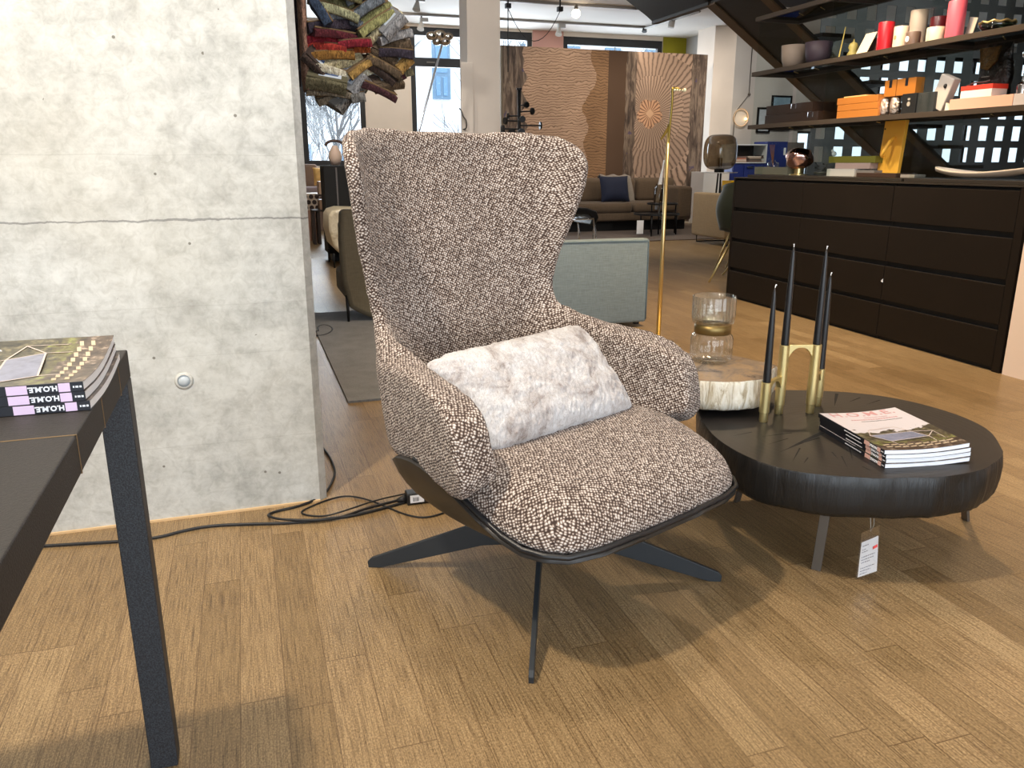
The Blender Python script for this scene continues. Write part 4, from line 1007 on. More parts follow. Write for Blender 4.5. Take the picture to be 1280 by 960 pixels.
# -- on the cabinet top
zt = .916
def bowl_like(name, c, prof, m, label, cat, group=None, n=40, **kw):
    mb = MB().lathe(prof, c, n, cap=kw.pop('cap', False)); return single(name, mb, m, label, cat, group, smooth=True, **kw)
shelfbox('stone_box', 948, 990, 212, 221, zt, .20, .14, col('grey_green_stone', 118, 114, 94, rough=.5), 'flat grey-green stone block under the reed diffuser', 'stone block')
c, r = rnd(964, 978, zt, .26, None); zb = zt+hgt(212, 221, 970, .2)
rd = thing('reed_diffuser', 'small glass reed diffuser with brown sticks on the grey-green block', 'diffuser', (c.x, c.y, zb+.001))
build('bottle', MB().lathe([(.001, 0), (r, 0), (r, .03), (r*.45, .036), (r*.45, .048)], (c.x, c.y, zb+.001), 24, cap=False), M_GLASS, rd, smooth=True)
for k in range(6): build('reed', MB().tube([(c.x, c.y, zb+.005), (c.x-.03+.006*k, c.y+.02-.004*k, zb+.16)], .0018, 6), col('brown_reed', 146, 96, 70) if k == 0 else bpy.data.materials['brown_reed'], rd)
c, r = rnd(988, 1020, zt, .24, None)
bl = thing('blob_lamp', 'copper-tinted mirrored blob lamp on a small gold foot on the cabinet top', 'lamp', (c.x, c.y, zt))
build('foot', MB().lathe([(.06, 0), (.06, .006), (.03, .01), (.028, .05)], (c.x, c.y, zt), 28), M_GOLD, bl, smooth=True, auto=40)
mb = MB()
def blob(u, v):
    a, b = 2*PI*u, PI*min(.998, max(.002, v)); d = Vector((cos(a)*sin(b), sin(a)*sin(b), cos(b))); k = 1+.16*noise.noise(d*1.6+Vector((3, 1, 2)))
    return Vector((c.x, c.y, zt+.115)) + Vector((d.x*r*1.05*k, d.y*r*1.05*k, d.z*r*.85*k))
build('mirrored_shade', MB().grid(blob, 36, 20, True), plain('copper_mirror', srgb(214, 170, 160), .06, 1.0), bl, smooth=True)
bk = [(1040, 1075, 213, 222, 'grey_marble', (176, 174, 168), 'pale grey marbled box at the bottom of the small stack on the cabinet top', .18), (1076, 1100, 214, 222, 'taupe', (128, 120, 112), 'short taupe box beside the marbled box', .19), (1050, 1094, 206, 213, 'dusty_rose', (168, 144, 134), 'dusty rose box in the middle of the small stack on the cabinet top', .20), (1041, 1100, 198, 206, 'olive', (104, 100, 28), 'olive green box on top of the small stack on the cabinet top', .20)]
zz = zt
for k, (a, b, y0, y1, n_, c3, lb, v) in enumerate(bk):
    h = hgt(y0, y1, (a+b)/2, v); z0 = zt if k < 2 else zz
    single('storage_box', sbox(a, b, z0, v, .13, h), col(n_+'_box', *c3, rough=.6), lb, 'box', 'stacked storage boxes on the cabinet top', bevel=.001)
    if k != 1: zz = z0+h+.0006
c, r = rnd(1042, 1052, zz, .24, None)
bd = MB().ball((c.x, c.y, zz+.016), .018, .012, .016, 14); bd.ball((c.x-.004, c.y+.013, zz+.034), .009, .009, .010, 12); bd.tube([(c.x-.004, c.y+.02, zz+.034), (c.x-.004, c.y+.029, zz+.032)], [.003, .0006], 6)
single('bird_figurine', bd, col('white_porcelain', 226, 226, 224, rough=.3), 'small white bird figurine on the olive green box', 'figurine', smooth=True)
# low leafy arrangement behind the copper lamp
lf = MB(); random.seed(2); c, r = rnd(1030, 1040, zt, .36, None)
for k in range(60):
    a = random.uniform(0, 2*PI); R_ = random.uniform(.01, .10); p = Vector((c.x+R_*cos(a)*.6, c.y+R_*sin(a), zt+.02+random.uniform(0, .06))); d = Vector((cos(a), sin(a), random.uniform(-.2, .6))).normalized()*.028; s_ = Vector((-d.y, d.x, .003)).normalized()*.009
    lf.add([p, p+d*.5+s_, p+d, p+d*.5-s_], [(0, 1, 2, 3)])
gp = thing('plant_bowl', 'low dark green leaf arrangement behind the copper blob lamp', 'plant', (c.x, c.y, zt))
build('leaves', lf, col('dark_leaf', 44, 54, 42), gp); build('dish', MB().lathe([(.02, 0), (.06, .008), (.062, .022), (.056, .022)], (c.x, c.y, zt), 24), col('dark_dish', 60, 62, 50), gp, smooth=True)
shelfbox('wooden_tray', 1078, 1128, 217, 222, zt, .16, .16, col('dark_walnut', 58, 40, 30), 'low dark walnut tray in front of the yellow board', 'tray')
# yellow board with a hook
u0, u1 = onshelf(1105, 0, .26), onshelf(1131, 0, .26)
yb = thing('coat_board', 'tall yellow wooden board with a curved hook standing on the cabinet top', 'coat board', DP((u0+u1)/2, .26, zt))
M_YEL = col('amber_yellow_wood', 255, 186, 66, rough=.45)
mb = MB(); hB = hgt(152, 219, 1118, .26); mb.hexa([DP(u0, .25, zt), DP(u1, .25, zt), DP(u1, .275, zt), DP(u0, .275, zt), DP(u0, .27, zt+hB), DP(u1, .27, zt+hB), DP(u1, .295, zt+hB), DP(u0, .295, zt+hB)])
build('board', mb, M_YEL, yb, bevel=.003)
um = u0+(u1-u0)*.62
build('hook', MB().tube([DP(um, .255, zt+hB*.70), DP(um+.01, .22, zt+hB*.64), DP(um+.012, .195, zt+hB*.52), DP(um, .185, zt+hB*.42), DP(um-.02, .20, zt+hB*.36), DP(um-.03, .225, zt+hB*.37)], [.012, .011, .010, .010, .009, .006], 10, smooth=2), M_YEL, yb, smooth=True)
build('screw_hole', MB().ball(DP(u0+.012, .267, zt+hB*.86), .005), M_RECESS, yb)
shelfbox('grey_dish', 1134, 1152, 218, 222, zt, .18, .08, col('grey_tin', 138, 132, 124, rough=.4), 'small flat grey dish right of the yellow board', 'dish')
# boat shaped bowl
ua, ub = onshelf(1178, 0, .2), onshelf(1300, 0, .2); mb = MB()
def boat(u, v):
    s = 2*u-1; w = .085*max(0, (1-s*s))**.6; a = PI*v
    return DP((ua+ub)/2+s*abs(ub-ua)/2, .2 - w*cos(a), zt+.004+.05*s*s*.7 + .032*(1-sin(a))*(1-.2*s*s))
mb.grid(boat, 40, 14)
o = single('boat_bowl', mb, col('pale_ceramic', 196, 182, 166, rough=.5), 'long pale boat-shaped bowl at the near end of the cabinet top', 'bowl', smooth=True)
o.modifiers.new('thick', 'SOLIDIFY').thickness = .006
c = DP(onshelf(1229, 0, .21), .22, zt+.024); single('red_bauble', MB().ball(c, .014), col('red_lacquer', 170, 30, 34, rough=.2), 'small red ball lying in the pale boat-shaped bowl', 'ball', smooth=True)
# -- lowest shelf
M_TRAYW = col('macassar_wood', 46, 32, 24, rough=.4)
for a, b, y0, y1, lb, v in ((955, 1016, 142, 154, 'lower long dark wooden tray with a metal handle on the lowest shelf', .14),):
    pass
h0 = hgt(143, 154, 985, .14)
for k, (a, b, zq, lb) in enumerate(((956, 1022, z1s, 'long dark wooden tray with silver handle, lower of the pair on the lowest shelf'), (957, 1014, z1s+h0+.001, 'long dark wooden tray with silver handle, upper of the pair on the lowest shelf'))):
    u0, u1 = onshelf(a, 0, .14), onshelf(b, 0, .14)
    t = thing('wooden_tray', lb, 'tray', DP((u0+u1)/2, .22, zq), 0, 'dark wooden trays')
    mb = MB(); dbox(mb, u0, u1, .14, .155, zq, zq+h0); dbox(mb, u0, u1, .30, .315, zq, zq+h0); dbox(mb, u0, u0+.015, .155, .30, zq, zq+h0); dbox(mb, u1-.015, u1, .155, .30, zq, zq+h0); dbox(mb, u0+.015, u1-.015, .155, .30, zq, zq+.01)
    build('box', mb, M_TRAYW, t, bevel=.001)
    uh = u1-.09-.12*k; build('handle', MB().tube([DP(uh, .14, zq+h0*.45), DP(uh, .128, zq+h0*.45), DP(uh, .128, zq+h0*.95), DP(uh+.05, .128, zq+h0*.95), DP(uh+.05, .128, zq+h0*.45), DP(uh+.05, .14, zq+h0*.45)], .0025, 6), M_CHROME, t)
M_ORB = col('burnt_orange_card', 178, 110, 40, rough=.6)
zq = z1s
for k, (a, b, h, lb) in enumerate(((1045, 1096, 9, 'bottom'), (1045, 1095, 7.5, 'middle'), (1044, 1094, 8, 'top'))):
    hh_ = hgt(0, h, 1070, .13); single('flat_box', sbox(a, b, zq, .13, .17, hh_), M_ORB, 'flat burnt-orange gift box, %s of the stack of three on the lowest shelf' % lb, 'box', 'flat orange boxes', bevel=.003); zq += hh_+.0008
single('brochure', sbox(1052, 1080, zq, .15, .1, .008), col('cream_card', 216, 180, 120), 'cream booklet lying on the stack of flat orange boxes', 'booklet')
M_FOIL = NT('crinkled_foil'); M_FOIL.color(srgb(226, 206, 190)); M_FOIL.set(Metallic=.9, Roughness=.22); M_FOIL.bump(M_FOIL.noise(M_FOIL.coord(), 60, 3), 1.0, .02); M_FOIL = M_FOIL.m
hb = hgt(121, 143, 1110, .14)
for k, (a, b, lb) in enumerate(((1097, 1110.5, 'left'), (1111, 1123, 'right'))):
    single('foil_vase', MB().lathe([(.012, 0), (pxm(1110, .14)*6.0, .006), (pxm(1110, .14)*6.4, hb*.5), (pxm(1110, .14)*5.6, hb*.9), (.012, hb)], DP(onshelf((a+b)/2, 0, .17), .17, z1s), 24), M_FOIL, 'crinkled silver foil jar, %s of the pair under the small orange boxes' % lb, 'jar', 'foil jars', smooth=True)
h2 = hgt(102, 121, 1115, .15)
for a, b, lb in ((1101, 1115, 'left'), (1116, 1139, 'right')):
    t = thing('gift_box', 'small upright orange-brown box with a dark ribbon, %s of the pair' % lb, 'box', DP(onshelf((a+b)/2, 0, .2), .2, z1s+hb), 0, 'small orange boxes with ribbons')
    build('box', sbox(a, b, z1s+hb+.001, .145, .06, h2), col('amber_card', 172, 106, 36) if a == 1101 else bpy.data.materials['amber_card'], t, bevel=.001)
    m_ = (a+b)/2; build('ribbon', sbox(m_-1.6, m_+1.6, z1s+hb+h2*.55, .1435, .0015, h2*.46), M_SPINE, t)
M_BLKBOX = col('matt_black_card', 26, 26, 26, rough=.5)
t = thing('black_gift_box', 'black box with a pale round emblem between foil jar and grey box', 'box', DP(onshelf(1133, 0, .15), .2, z1s))
build('box', sbox(1124.5, 1142, z1s, .14, .08, hgt(119, 143, 1133, .14)), M_BLKBOX, t, bevel=.001)
cc = DP(onshelf(1133, 0, .139), .1385, z1s+.055); mb = MB(); mb.prism([cc + du*(.012*cos(2*PI*k/20)) + Vector((0, 0, .013*sin(2*PI*k/20))) for k in range(20)], dv_*.001); mb.prism([cc + du*(.016*cos(2*PI*k/16)*(.6)) + Vector((0, 0, .026+.006*sin(2*PI*k/16))) for k in range(16)], dv_*.001)
build('emblem', mb, col('pale_emblem', 168, 160, 146), t)
shelfbox('grey_box', 1143, 1164, 116, 140, z1s, .15, .1, col('charcoal_card', 48, 50, 50), 'charcoal grey box beside the leaning pale block', 'box')
# leaning pale block with a hole
t = thing('leaning_block', 'pale grey block with a dark round hole leaning on the lowest shelf', 'block', DP(onshelf(1168, 0, .17), .17, z1s))
ulo, uhi = onshelf(1163, 0, .18), onshelf(1188, 0, .18); hL = hgt(99, 138, 1175, .18); wL = .10
mb = MB(); a_ = rad(22); ex_ = du*cos(a_)+Vector((0, 0, -sin(a_))); ez_ = du*sin(a_)+Vector((0, 0, cos(a_)))
P0 = DP(ulo-.02, .17, z1s+.04)
mb.prism([P0, P0+ex_*wL, P0+ex_*wL+ez_*hL, P0+ez_*hL], dv_*.05); build('block', mb, col('pale_grey_stone', 188, 178, 168, rough=.6), t, bevel=.006)
build('hole', MB().ball(P0+ex_*wL*.62+ez_*hL*.72-dv_*.001, .010, .010, .012), M_RECESS, t)
single('paper_boat', MB().prism([DP(onshelf(1179, 0, .15), .15, z1s), DP(onshelf(1186, 0, .15), .15, z1s), DP(onshelf(1179, 0, .15)+.002, .15, z1s+.045)], dv_*.02), col('ivory_card', 220, 208, 192), 'small folded ivory card beside the pink box', 'card')
zpk = hgt(122, 136, 1225, .14)
single('pink_box', sbox(1184, 1262, z1s, .14, .14, zpk), col('salmon_card', 206, 160, 138, rough=.6), 'long low salmon pink box carrying the red and white carton', 'box', bevel=.001)
single('striped_box', sbox(1262.5, 1282, z1s, .14, .14, zpk*1.0), col('cool_grey_card', 176, 168, 166, rough=.6), 'grey box end to end with the salmon pink box', 'box', bevel=.001)
t = thing('carton', 'white carton with a red lid on the salmon pink box', 'box', DP(onshelf(1215, 0, .2), .2, z1s+zpk))
hc = hgt(110, 124, 1215, .16); build('carton_base', sbox(1196, 1234, z1s+zpk+.001, .15, .1, hc*.62), col('white_card', 222, 214, 208), t, bevel=.001); build('lid', sbox(1195.5, 1234.5, z1s+zpk+.001+hc*.62, .149, .102, hc*.38), col('signal_red_card', 214, 60, 44), t, bevel=.001)
zc_ = z1s+zpk+hc+.003
single('eyeglasses_tray', MB().tube([DP(onshelf(1203, 0, .18), .18, zc_+.004), DP(onshelf(1212, 0, .18), .18, zc_+.016), DP(onshelf(1222, 0, .18), .18, zc_+.012), DP(onshelf(1230, 0, .18), .18, zc_+.018)], .004, 8, smooth=2), M_STEEL, 'bent grey metal clip on the red and white carton', 'clip', smooth=True)
# black pouch behind it
ul, ur = onshelf(1213, 0, .28), onshelf(1252, 0, .28); hbg = hgt(58, 134, 1232, .28); mb = MB()
def pouch(u, v):
    a = 2*PI*u; wv_ = 1 if v < .75 else 1-.45*(v-.75)/.25*0+.02; th = .045*(1-v**3*.85)
    x = cos(a); x = (abs(x)**.6)*(1 if x > 0 else -1); y = sin(a)
    sh = 1-.18*max(0, v-.55)/.45
    return DP((ul+ur)/2 + x*(ur-ul)/2*sh + .004*sin(v*14), .30 + y*th, z1s + v*hbg)
mb.grid(pouch, 40, 20, True); mb.cur = 0
t = thing('black_pouch', 'tall black foil pouch behind the red and white carton', 'pouch', DP((ul+ur)/2, .30, z1s))
M_POU = NT('black_foil_pouch'); M_POU.color(srgb(24, 22, 20)); M_POU.set(Roughness=.28); M_POU.bump(M_POU.noise(M_POU.coord(), 26, 4), .9, .02)
build('bag', mb, M_POU.m, t, smooth=True)
mb = MB(); uc = (ul+ur)/2-.01; mb.prism([DP(uc-.062, .248, z1s+hbg*.94), DP(uc+.062, .248, z1s+hbg*.94), DP(uc+.05, .245, z1s+hbg*.72), DP(uc+.01, .243, z1s+hbg*.60), DP(uc-.04, .245, z1s+hbg*.64)], dv_*.012)
M_BRZ = NT('bronze_foil'); M_BRZ.color(srgb(104, 78, 40)); M_BRZ.set(Roughness=.25, Metallic=.8); M_BRZ.bump(M_BRZ.noise(M_BRZ.coord(), 40, 4), .8, .02)
build('fold_flap', mb, M_BRZ.m, t)
mb = MB()
for k, w in enumerate((.024, .016)): dbox(mb, uc-w, uc+w, .244, .247, z1s+hbg*(.50-.22*k), z1s+hbg*(.512-.22*k))
build('pale_print', mb, col('pale_print', 130, 122, 108), t)
c, r = rnd(1262, 1282, z1s+zpk, .22, None); hC = hgt(76, 124, 1272, .22); r = .026
single('candlestick', MB().lathe([(r, 0), (r, .01), (r*1.05, .045), (r*.95, .05), (r*.35, .06), (r*.28, hC*.5), (r*.3, hC*.8), (r*.9, hC*.9), (r*.95, hC), (r*.7, hC)], (c.x, c.y, z1s+zpk+.001), 28), M_CHROME, 'polished silver candlestick at the near end of the lowest shelf', 'candlestick', smooth=True, auto=35)
# -- middle shelf
def cup(px0, px1, py0, py1, z, v, m, label, flare=.72, name='bowl', cat='bowl'):
    c, r = rnd(px0, px1, z, v, None); h = hgt(py0, py1, (px0+px1)/2, v)
    return bowl_like(name, (c.x, c.y, z), [(.001, 0), (r*flare, 0), (r*.92, h*.4), (r, h), (r*.94, h), (r*.86, h*.42), (r*flare*.9, h*.08), (.001, h*.06)], m, label, cat, 'bowls on the middle shelf')
cup(970, 1001, 58, 84, z2s, .20, col('taupe_ceramic', 152, 134, 118, rough=.7), 'taupe ceramic bowl at the far end of the middle shelf')
cup(998.5, 1031, 54, 79, z2s, .20, col('aubergine_ceramic', 62, 50, 60, rough=.6), 'aubergine ceramic bowl next to the taupe one')
u_ = onshelf(1036, 0, .13); single('bookmark', MB().prism([DP(u_, .15, z2s), DP(u_+.012, .15, z2s), DP(u_+.022, .17, z2s+.19), DP(u_+.016, .17, z2s+.19)], dv_*.002), col('lime_rose_strip', 196, 176, 96), 'thin upright coloured strip beside the aubergine bowl', 'strip')
c = DP(onshelf(1057, 0, .2), .2, z2s); mb = MB().lathe([(.001, 0), (.026, .004), (.034, .026), (.022, .048), (.030, .066), (.022, .088), (.004, .098), (.003, .112)], c, 24)
single('gourd', mb, col('yellow_green_gourd', 170, 158, 92, rough=.5, var=.2), 'small yellow-green gourd behind the white card on the middle shelf', 'gourd', smooth=True)
u0, u1 = onshelf(1060, 0, .12), onshelf(1073, 0, .12); hK = hgt(44, 68, 1066, .12)
single('card', MB().hexa([DP(u0, .12, z2s), DP(u1, .12, z2s), DP(u1, .123, z2s), DP(u0, .123, z2s), DP(u0+.03, .16, z2s+hK), DP(u1+.03, .16, z2s+hK), DP(u1+.03, .163, z2s+hK), DP(u0+.03, .163, z2s+hK)]), col('ivory_stand_card', 232, 212, 186), 'ivory card leaning on the brown box on the middle shelf', 'card')
shelfbox('brown_box', 1070, 1085, 48, 66, z2s, .18, .1, col('brown_leather_box', 70, 48, 40), 'low brown box behind the ivory card', 'box')
def candle(px0, px1, py0, py1, m, label, v=.17, band=None, zoff=0.0):
    c, r = rnd(px0, px1, z2s, v, None); h = hgt(py0, py1, (px0+px1)/2, v)
    t = thing('pillar_candle', label, 'candle', (c.x, c.y, z2s+zoff), 0, 'pillar candles on the middle shelf')
    build('wax', MB().lathe([(r*.98, 0), (r, .003), (r, h-.004), (r*.96, h), (r*.5, h-.003), (.001, h-.004)], (c.x, c.y, z2s+zoff), 32, cap=False), m, t, smooth=True, auto=40)
    build('wick', MB().tube([(c.x, c.y, z2s+zoff+h-.005), (c.x+.001, c.y, z2s+zoff+h+.008)], .001, 5), M_WICK, t)
    return t, c, r, h
candle(1085.5, 1104, 29, 62, col('crimson_wax', 176, 26, 38, rough=.35), 'crimson pillar candle, first of the candle row on the middle shelf')
t, c, r, h = candle(1105, 1122, 34, 59, col('ivory_wax', 226, 200, 176, rough=.45), 'short ivory pillar candle with a small emblem beside the crimson one', v=.16)
e_ = Vector((c.x, c.y, z2s+h*.5)) - dv_*(r+.0012); build('emblem', MB().prism([e_ + du*(.009*cos(2*PI*k/18)) + Vector((0, 0, .012*sin(2*PI*k/18))) for k in range(18)], dv_*.0022), col('gold_emblem', 178, 150, 104), t)
candle(1123, 1143, 8, 52, col('cream_wax', 224, 200, 170, rough=.45), 'tall cream pillar candle standing behind the brown candle', v=.28)
t, c, r, h = candle(1120, 1137, 40, 56, col('brown_wax', 104, 84, 72, rough=.4), 'low brown candle with a pale round seal in front of the tall cream one', v=.145)
e_ = Vector((c.x, c.y, z2s+h*.5)) - dv_*(r+.0012); build('seal', MB().prism([e_ + du*(.013*cos(2*PI*k/18)) + Vector((0, 0, .015*sin(2*PI*k/18))) for k in range(18)], dv_*.0022), M_TEXT_W, t)
candle(1145, 1166, 36, 52, col('pale_green_wax', 206, 202, 172, rough=.4), 'short pale green candle in front of the dark red one', v=.13)
candle(1148, 1170, 20, 53, col('garnet_wax', 116, 26, 32, rough=.35), 'dark red pillar candle behind the pale green one', v=.29)
candle(1167.5, 1188, 7, 49, col('rose_wax', 214, 92, 106, rough=.4), 'tall rose pink pillar candle, last of the candle row', v=.15)
u0, u1 = onshelf(1190, 0, .2), onshelf(1199, 0, .2); hK = hgt(21, 46, 1195, .2)
single('card', MB().prism([DP(u0, .2, z2s), DP(u1, .2, z2s), DP(u1+.008, .22, z2s+hK*.9), DP(u0+.004, .22, z2s+hK)], dv_*.004), col('grey_card', 178, 170, 158), 'grey card standing beside the tall rose candle', 'card')
c, r = rnd(1209, 1249, z2s, .21, None)
t = thing('glass_bowl', 'dark glass bowl with a gold flecked rim on the middle shelf', 'bowl', (c.x, c.y, z2s))
build('bowl', MB().lathe([(.001, 0), (r*.55, 0), (r*.95, .03), (r, .052), (r*.95, .052), (r*.5, .01), (.001, .008)], (c.x, c.y, z2s), 40, cap=False), clearglass('petrol_glass', (.16, .24, .26, 1), .3), t, smooth=True)
mb = MB()
def rimw(u, v):
    a = 2*PI*u; b = 2*PI*v; rr = r*.97+.006*cos(b); return Vector((c.x+rr*cos(a), c.y+rr*sin(a), z2s+.052+.004*sin(9*a)+.006*sin(b)))
build('gilded_rim', MB().grid(rimw, 72, 9, True), M_GOLD, t, smooth=True)
shelfbox('black_object', 1272, 1296, 0, 30, z2s, .2, .08, M_BLKBOX, 'tall black box at the near end of the middle shelf, cut by the frame', 'box')

# ------------------------------------------------------------------ stairs
st = thing('staircase', 'dark bronze steel staircase descending to the right behind the shelves', 'staircase', (4.6, 6.4, 0))
Pk = at_y(883, 8, 6.6); Pl = at_y(1036, 147, 6.6); sl = (Pl.z-Pk.z)/(Pl.x-Pk.x)
XE = Pk.x + (Pk.z-.02)/(-sl)
Yn = 5.86
def sz(x): return Pk.z + sl*(x-Pk.x)
mb = MB(); th = .05
mb.prism([(Pk.x, Yn, sz(Pk.x)+.012), (XE, Yn, sz(XE)+.012), (XE, Yn, sz(XE)+.012+th), (Pk.x, Yn, sz(Pk.x)+.012+th)], (0, 6.6-Yn, 0)); build('soffit', mb, M_STAIR, st)
for y0 in (6.6-.13, Yn-.02):
    mb = MB(); mb.prism([(Pk.x, y0, sz(Pk.x)), (XE, y0, sz(XE)), (XE, y0, sz(XE)+.016), (Pk.x, y0, sz(Pk.x)+.016)], (0, .13 if y0 > 6 else .1, 0)); build('stringer_flange', mb, col('bronze_edge', 104, 82, 58, rough=.4, metal=.5) if 'bronze_edge' not in bpy.data.materials else bpy.data.materials['bronze_edge'], st)
k = 0; x = Pk.x+.1
while x < XE-.2:
    build('tread', MB().box(x, x+.29, Yn, 6.6, sz(x)+.10, sz(x)+.13), M_STAIR, st); x += .27; k += 1
# upper flight seen from below, ending above the lower one
Qf = at_x(817, 27, Pk.x); Yf = Qf.y; zq = Qf.z
Xt = Pk.x-1.5; su = .70
mb = MB(); mb.prism([(Pk.x, 6.6, zq), (Pk.x, Yf, zq), (Pk.x, Yf, ZC-.002), (Pk.x, 6.6, ZC-.002)], (.45, 0, 0))
mb = MB(); mb.prism([(Pk.x, 6.58, zq), (Xt, 6.58, min(ZC-.01, zq+1.5*su)), (Xt, 6.58, ZC-.004), (Pk.x, 6.58, ZC-.004)], (0, Yf-6.58, 0)); build('upper_flight', mb, plain('charcoal_soffit', srgb(48, 50, 52), .5), st)
mb = MB()
mb.prism([(Pk.x+.03, 6.56, zq-.02), (Xt, 6.56, zq-.02+1.53*su), (Xt, 6.56, zq+.05+1.53*su), (Pk.x+.03, 6.56, zq+.05)], (0, .02, 0))
mb.prism([(Pk.x+.03, Yf-.02, zq-.02), (Xt, Yf-.02, zq-.02+1.53*su), (Xt, Yf-.02, zq+.05+1.53*su), (Pk.x+.03, Yf-.02, zq+.05)], (0, .04, 0)); mb.box(Pk.x-.01, Pk.x+.05, 6.56, Yf+.02, zq-.02, zq+.03)
build('edge_beam', mb, M_STAIR, st)
mb = MB(); mb.box(Pk.x+.0, Pk.x+1.2, Yn, 6.56, Pk.z+.03, Pk.z+.16); build('landing', mb, plain('charcoal_landing', srgb(44, 46, 48), .5), st)
# ------------------------------------------------------------------ hanging carpet samples
HY = 4.3
hub = at_y(450, 60, HY)
rack = thing('sample_rack', 'dark metal hanger rod carrying the fanned carpet samples', 'hanger', (hub.x, HY+.12, 1.2))
hx0, hx1 = at_y(425, 60, HY).x, at_y(482, 60, HY).x
build('rod', MB().tube([(hx0, HY+.14, 1.32), (hx0, HY+.14, ZC)], .012, 10), M_BLACKM, rack, smooth=True)
build('rod', MB().tube([(hx1, HY+.14, 1.36), (hx1, HY+.14, ZC)], .012, 10), M_BLACKM, rack, smooth=True)
PILE = {'moss': (116, 112, 76), 'sage': (150, 150, 118), 'slate': (104, 112, 120), 'navy': (48, 62, 84), 'plum': (50, 42, 54), 'black': (34, 32, 38), 'maroon': (84, 26, 36), 'crimson': (132, 30, 44), 'scarlet': (158, 50, 40), 'rust': (168, 84, 40), 'ochre': (136, 96, 42), 'cream': (200, 186, 150), 'ivory': (214, 204, 178), 'gold': (164, 130, 72), 'olive': (104, 98, 74), 'taupe': (128, 116, 98), 'grey': (122, 120, 116), 'lime': (142, 140, 92), 'silver': (150, 150, 152), 'brown': (92, 76, 58), 'umber': (66, 52, 46), 'wine': (66, 34, 40)}
PM = {k: m_pile('pile_'+k, srgb(*v)) for k, v in PILE.items()}
M_BACKING = plain('jute_backing', srgb(120, 96, 66), .9, var=.15, vscale=200)
M_BACK2 = {k: plain('woven_back_'+k, tuple(x*.8 for x in srgb(*v)[:3])+(1,), .9, var=.2, vscale=160) for k, v in PILE.items()}
M_STK = plain('pale_blue_sticker', srgb(196, 206, 218), .5); M_STKI = plain('blue_sticker_print', srgb(74, 96, 136), .6)
# (px x, px y, width, height, clockwise tilt, colour, sticker, fan)
RUGS = [(424, -8, 44, 10, 6, 'moss', 0, 0), (452, -6, 34, 10, -20, 'slate', 0, 0), (416, 4, 42, 11, 10, 'moss', 0, 0), (424, 14, 40, 9, 15, 'sage', 0, 0), (430, 23, 38, 8, 13, 'slate', 0, 0), (401, 14, 26, 10, 58, 'navy', 0, 0), (411, 31, 42, 10, -8, 'plum', 0, 0), (442, 37, 36, 9, 12, 'black', 0, 0), (420, 43, 44, 8, 8, 'maroon', 0, 0), (408, 50.5, 40, 9, 3, 'crimson', 0, 0), (443, 54, 32, 8, -7, 'crimson', 0, 0), (408, 59, 40, 9, 2, 'scarlet', 0, 0), (446, 62, 28, 9, -10, 'rust', 0, 0), (414, 68.5, 46, 9, -4, 'ochre', 0, 0), (428, 77, 42, 9, -5, 'cream', 1, 0), (453, 84, 32, 8, -34, 'gold', 0, 0), (417, 89, 38, 9, 16, 'ivory', 0, 0), (450, 94, 30, 8, -30, 'ivory', 0, 0), (397, 88, 38, 8, 56, 'umber', 1, 0), (432, 99, 48, 10, 24, 'olive', 1, 0), (408, 107, 40, 13, 4, 'olive', 1, 0), (412, 116, 46, 7, 2, 'taupe', 0, 0), (420, 122, 38, 8, -14, 'taupe', 0, 0), (452, 108, 22, 16, -58, 'silver', 1, 0), (436, 124, 32, 12, -40, 'grey', 1, 0), (448, 122, 14, 10, -10, 'grey', 0, 0),
        (458, 9, 38, 10, -34, 'slate', 0, 1), (467, 19, 42, 9, -32, 'lime', 0, 1), (471, 28, 42, 9, -32, 'lime', 0, 1), (479, 35, 48, 10, -38, 'cream', 0, 1), (494, 34, 28, 11, -48, 'silver', 1, 1), (495, 45, 36, 9, -15, 'silver', 0, 1), (492, 56, 36, 10, -8, 'brown', 0, 1), (495, 66, 34, 9, 2, 'plum', 0, 1), (484, 75, 38, 9, 19, 'brown', 1, 1), (480, 83, 38, 8, 26, 'brown', 0, 1), (507, 81, 18, 10, -38, 'gold', 1, 1), (497, 95, 34, 8, -20, 'olive', 0, 1), (476, 91, 34, 8, 32, 'umber', 1, 1), (470, 103, 30, 8, 14, 'umber', 1, 1), (475, 114, 38, 7, 24, 'wine', 0, 1), (487, 108, 32, 9, -4, 'brown', 1, 1), (492, 103, 28, 7, -35, 'wine', 0, 1)]
ordw = ['first', 'second', 'third', 'fourth', 'fifth', 'sixth', 'seventh', 'eighth', 'ninth', 'tenth', 'eleventh', 'twelfth', '13th', '14th', '15th', '16th', '17th', '18th', '19th', '20th', '21st', '22nd', '23rd', '24th', '25th', '26th', '27th', '28th']
random.seed(11); cnt = [0, 0]
s_ = 4.75/F_PX
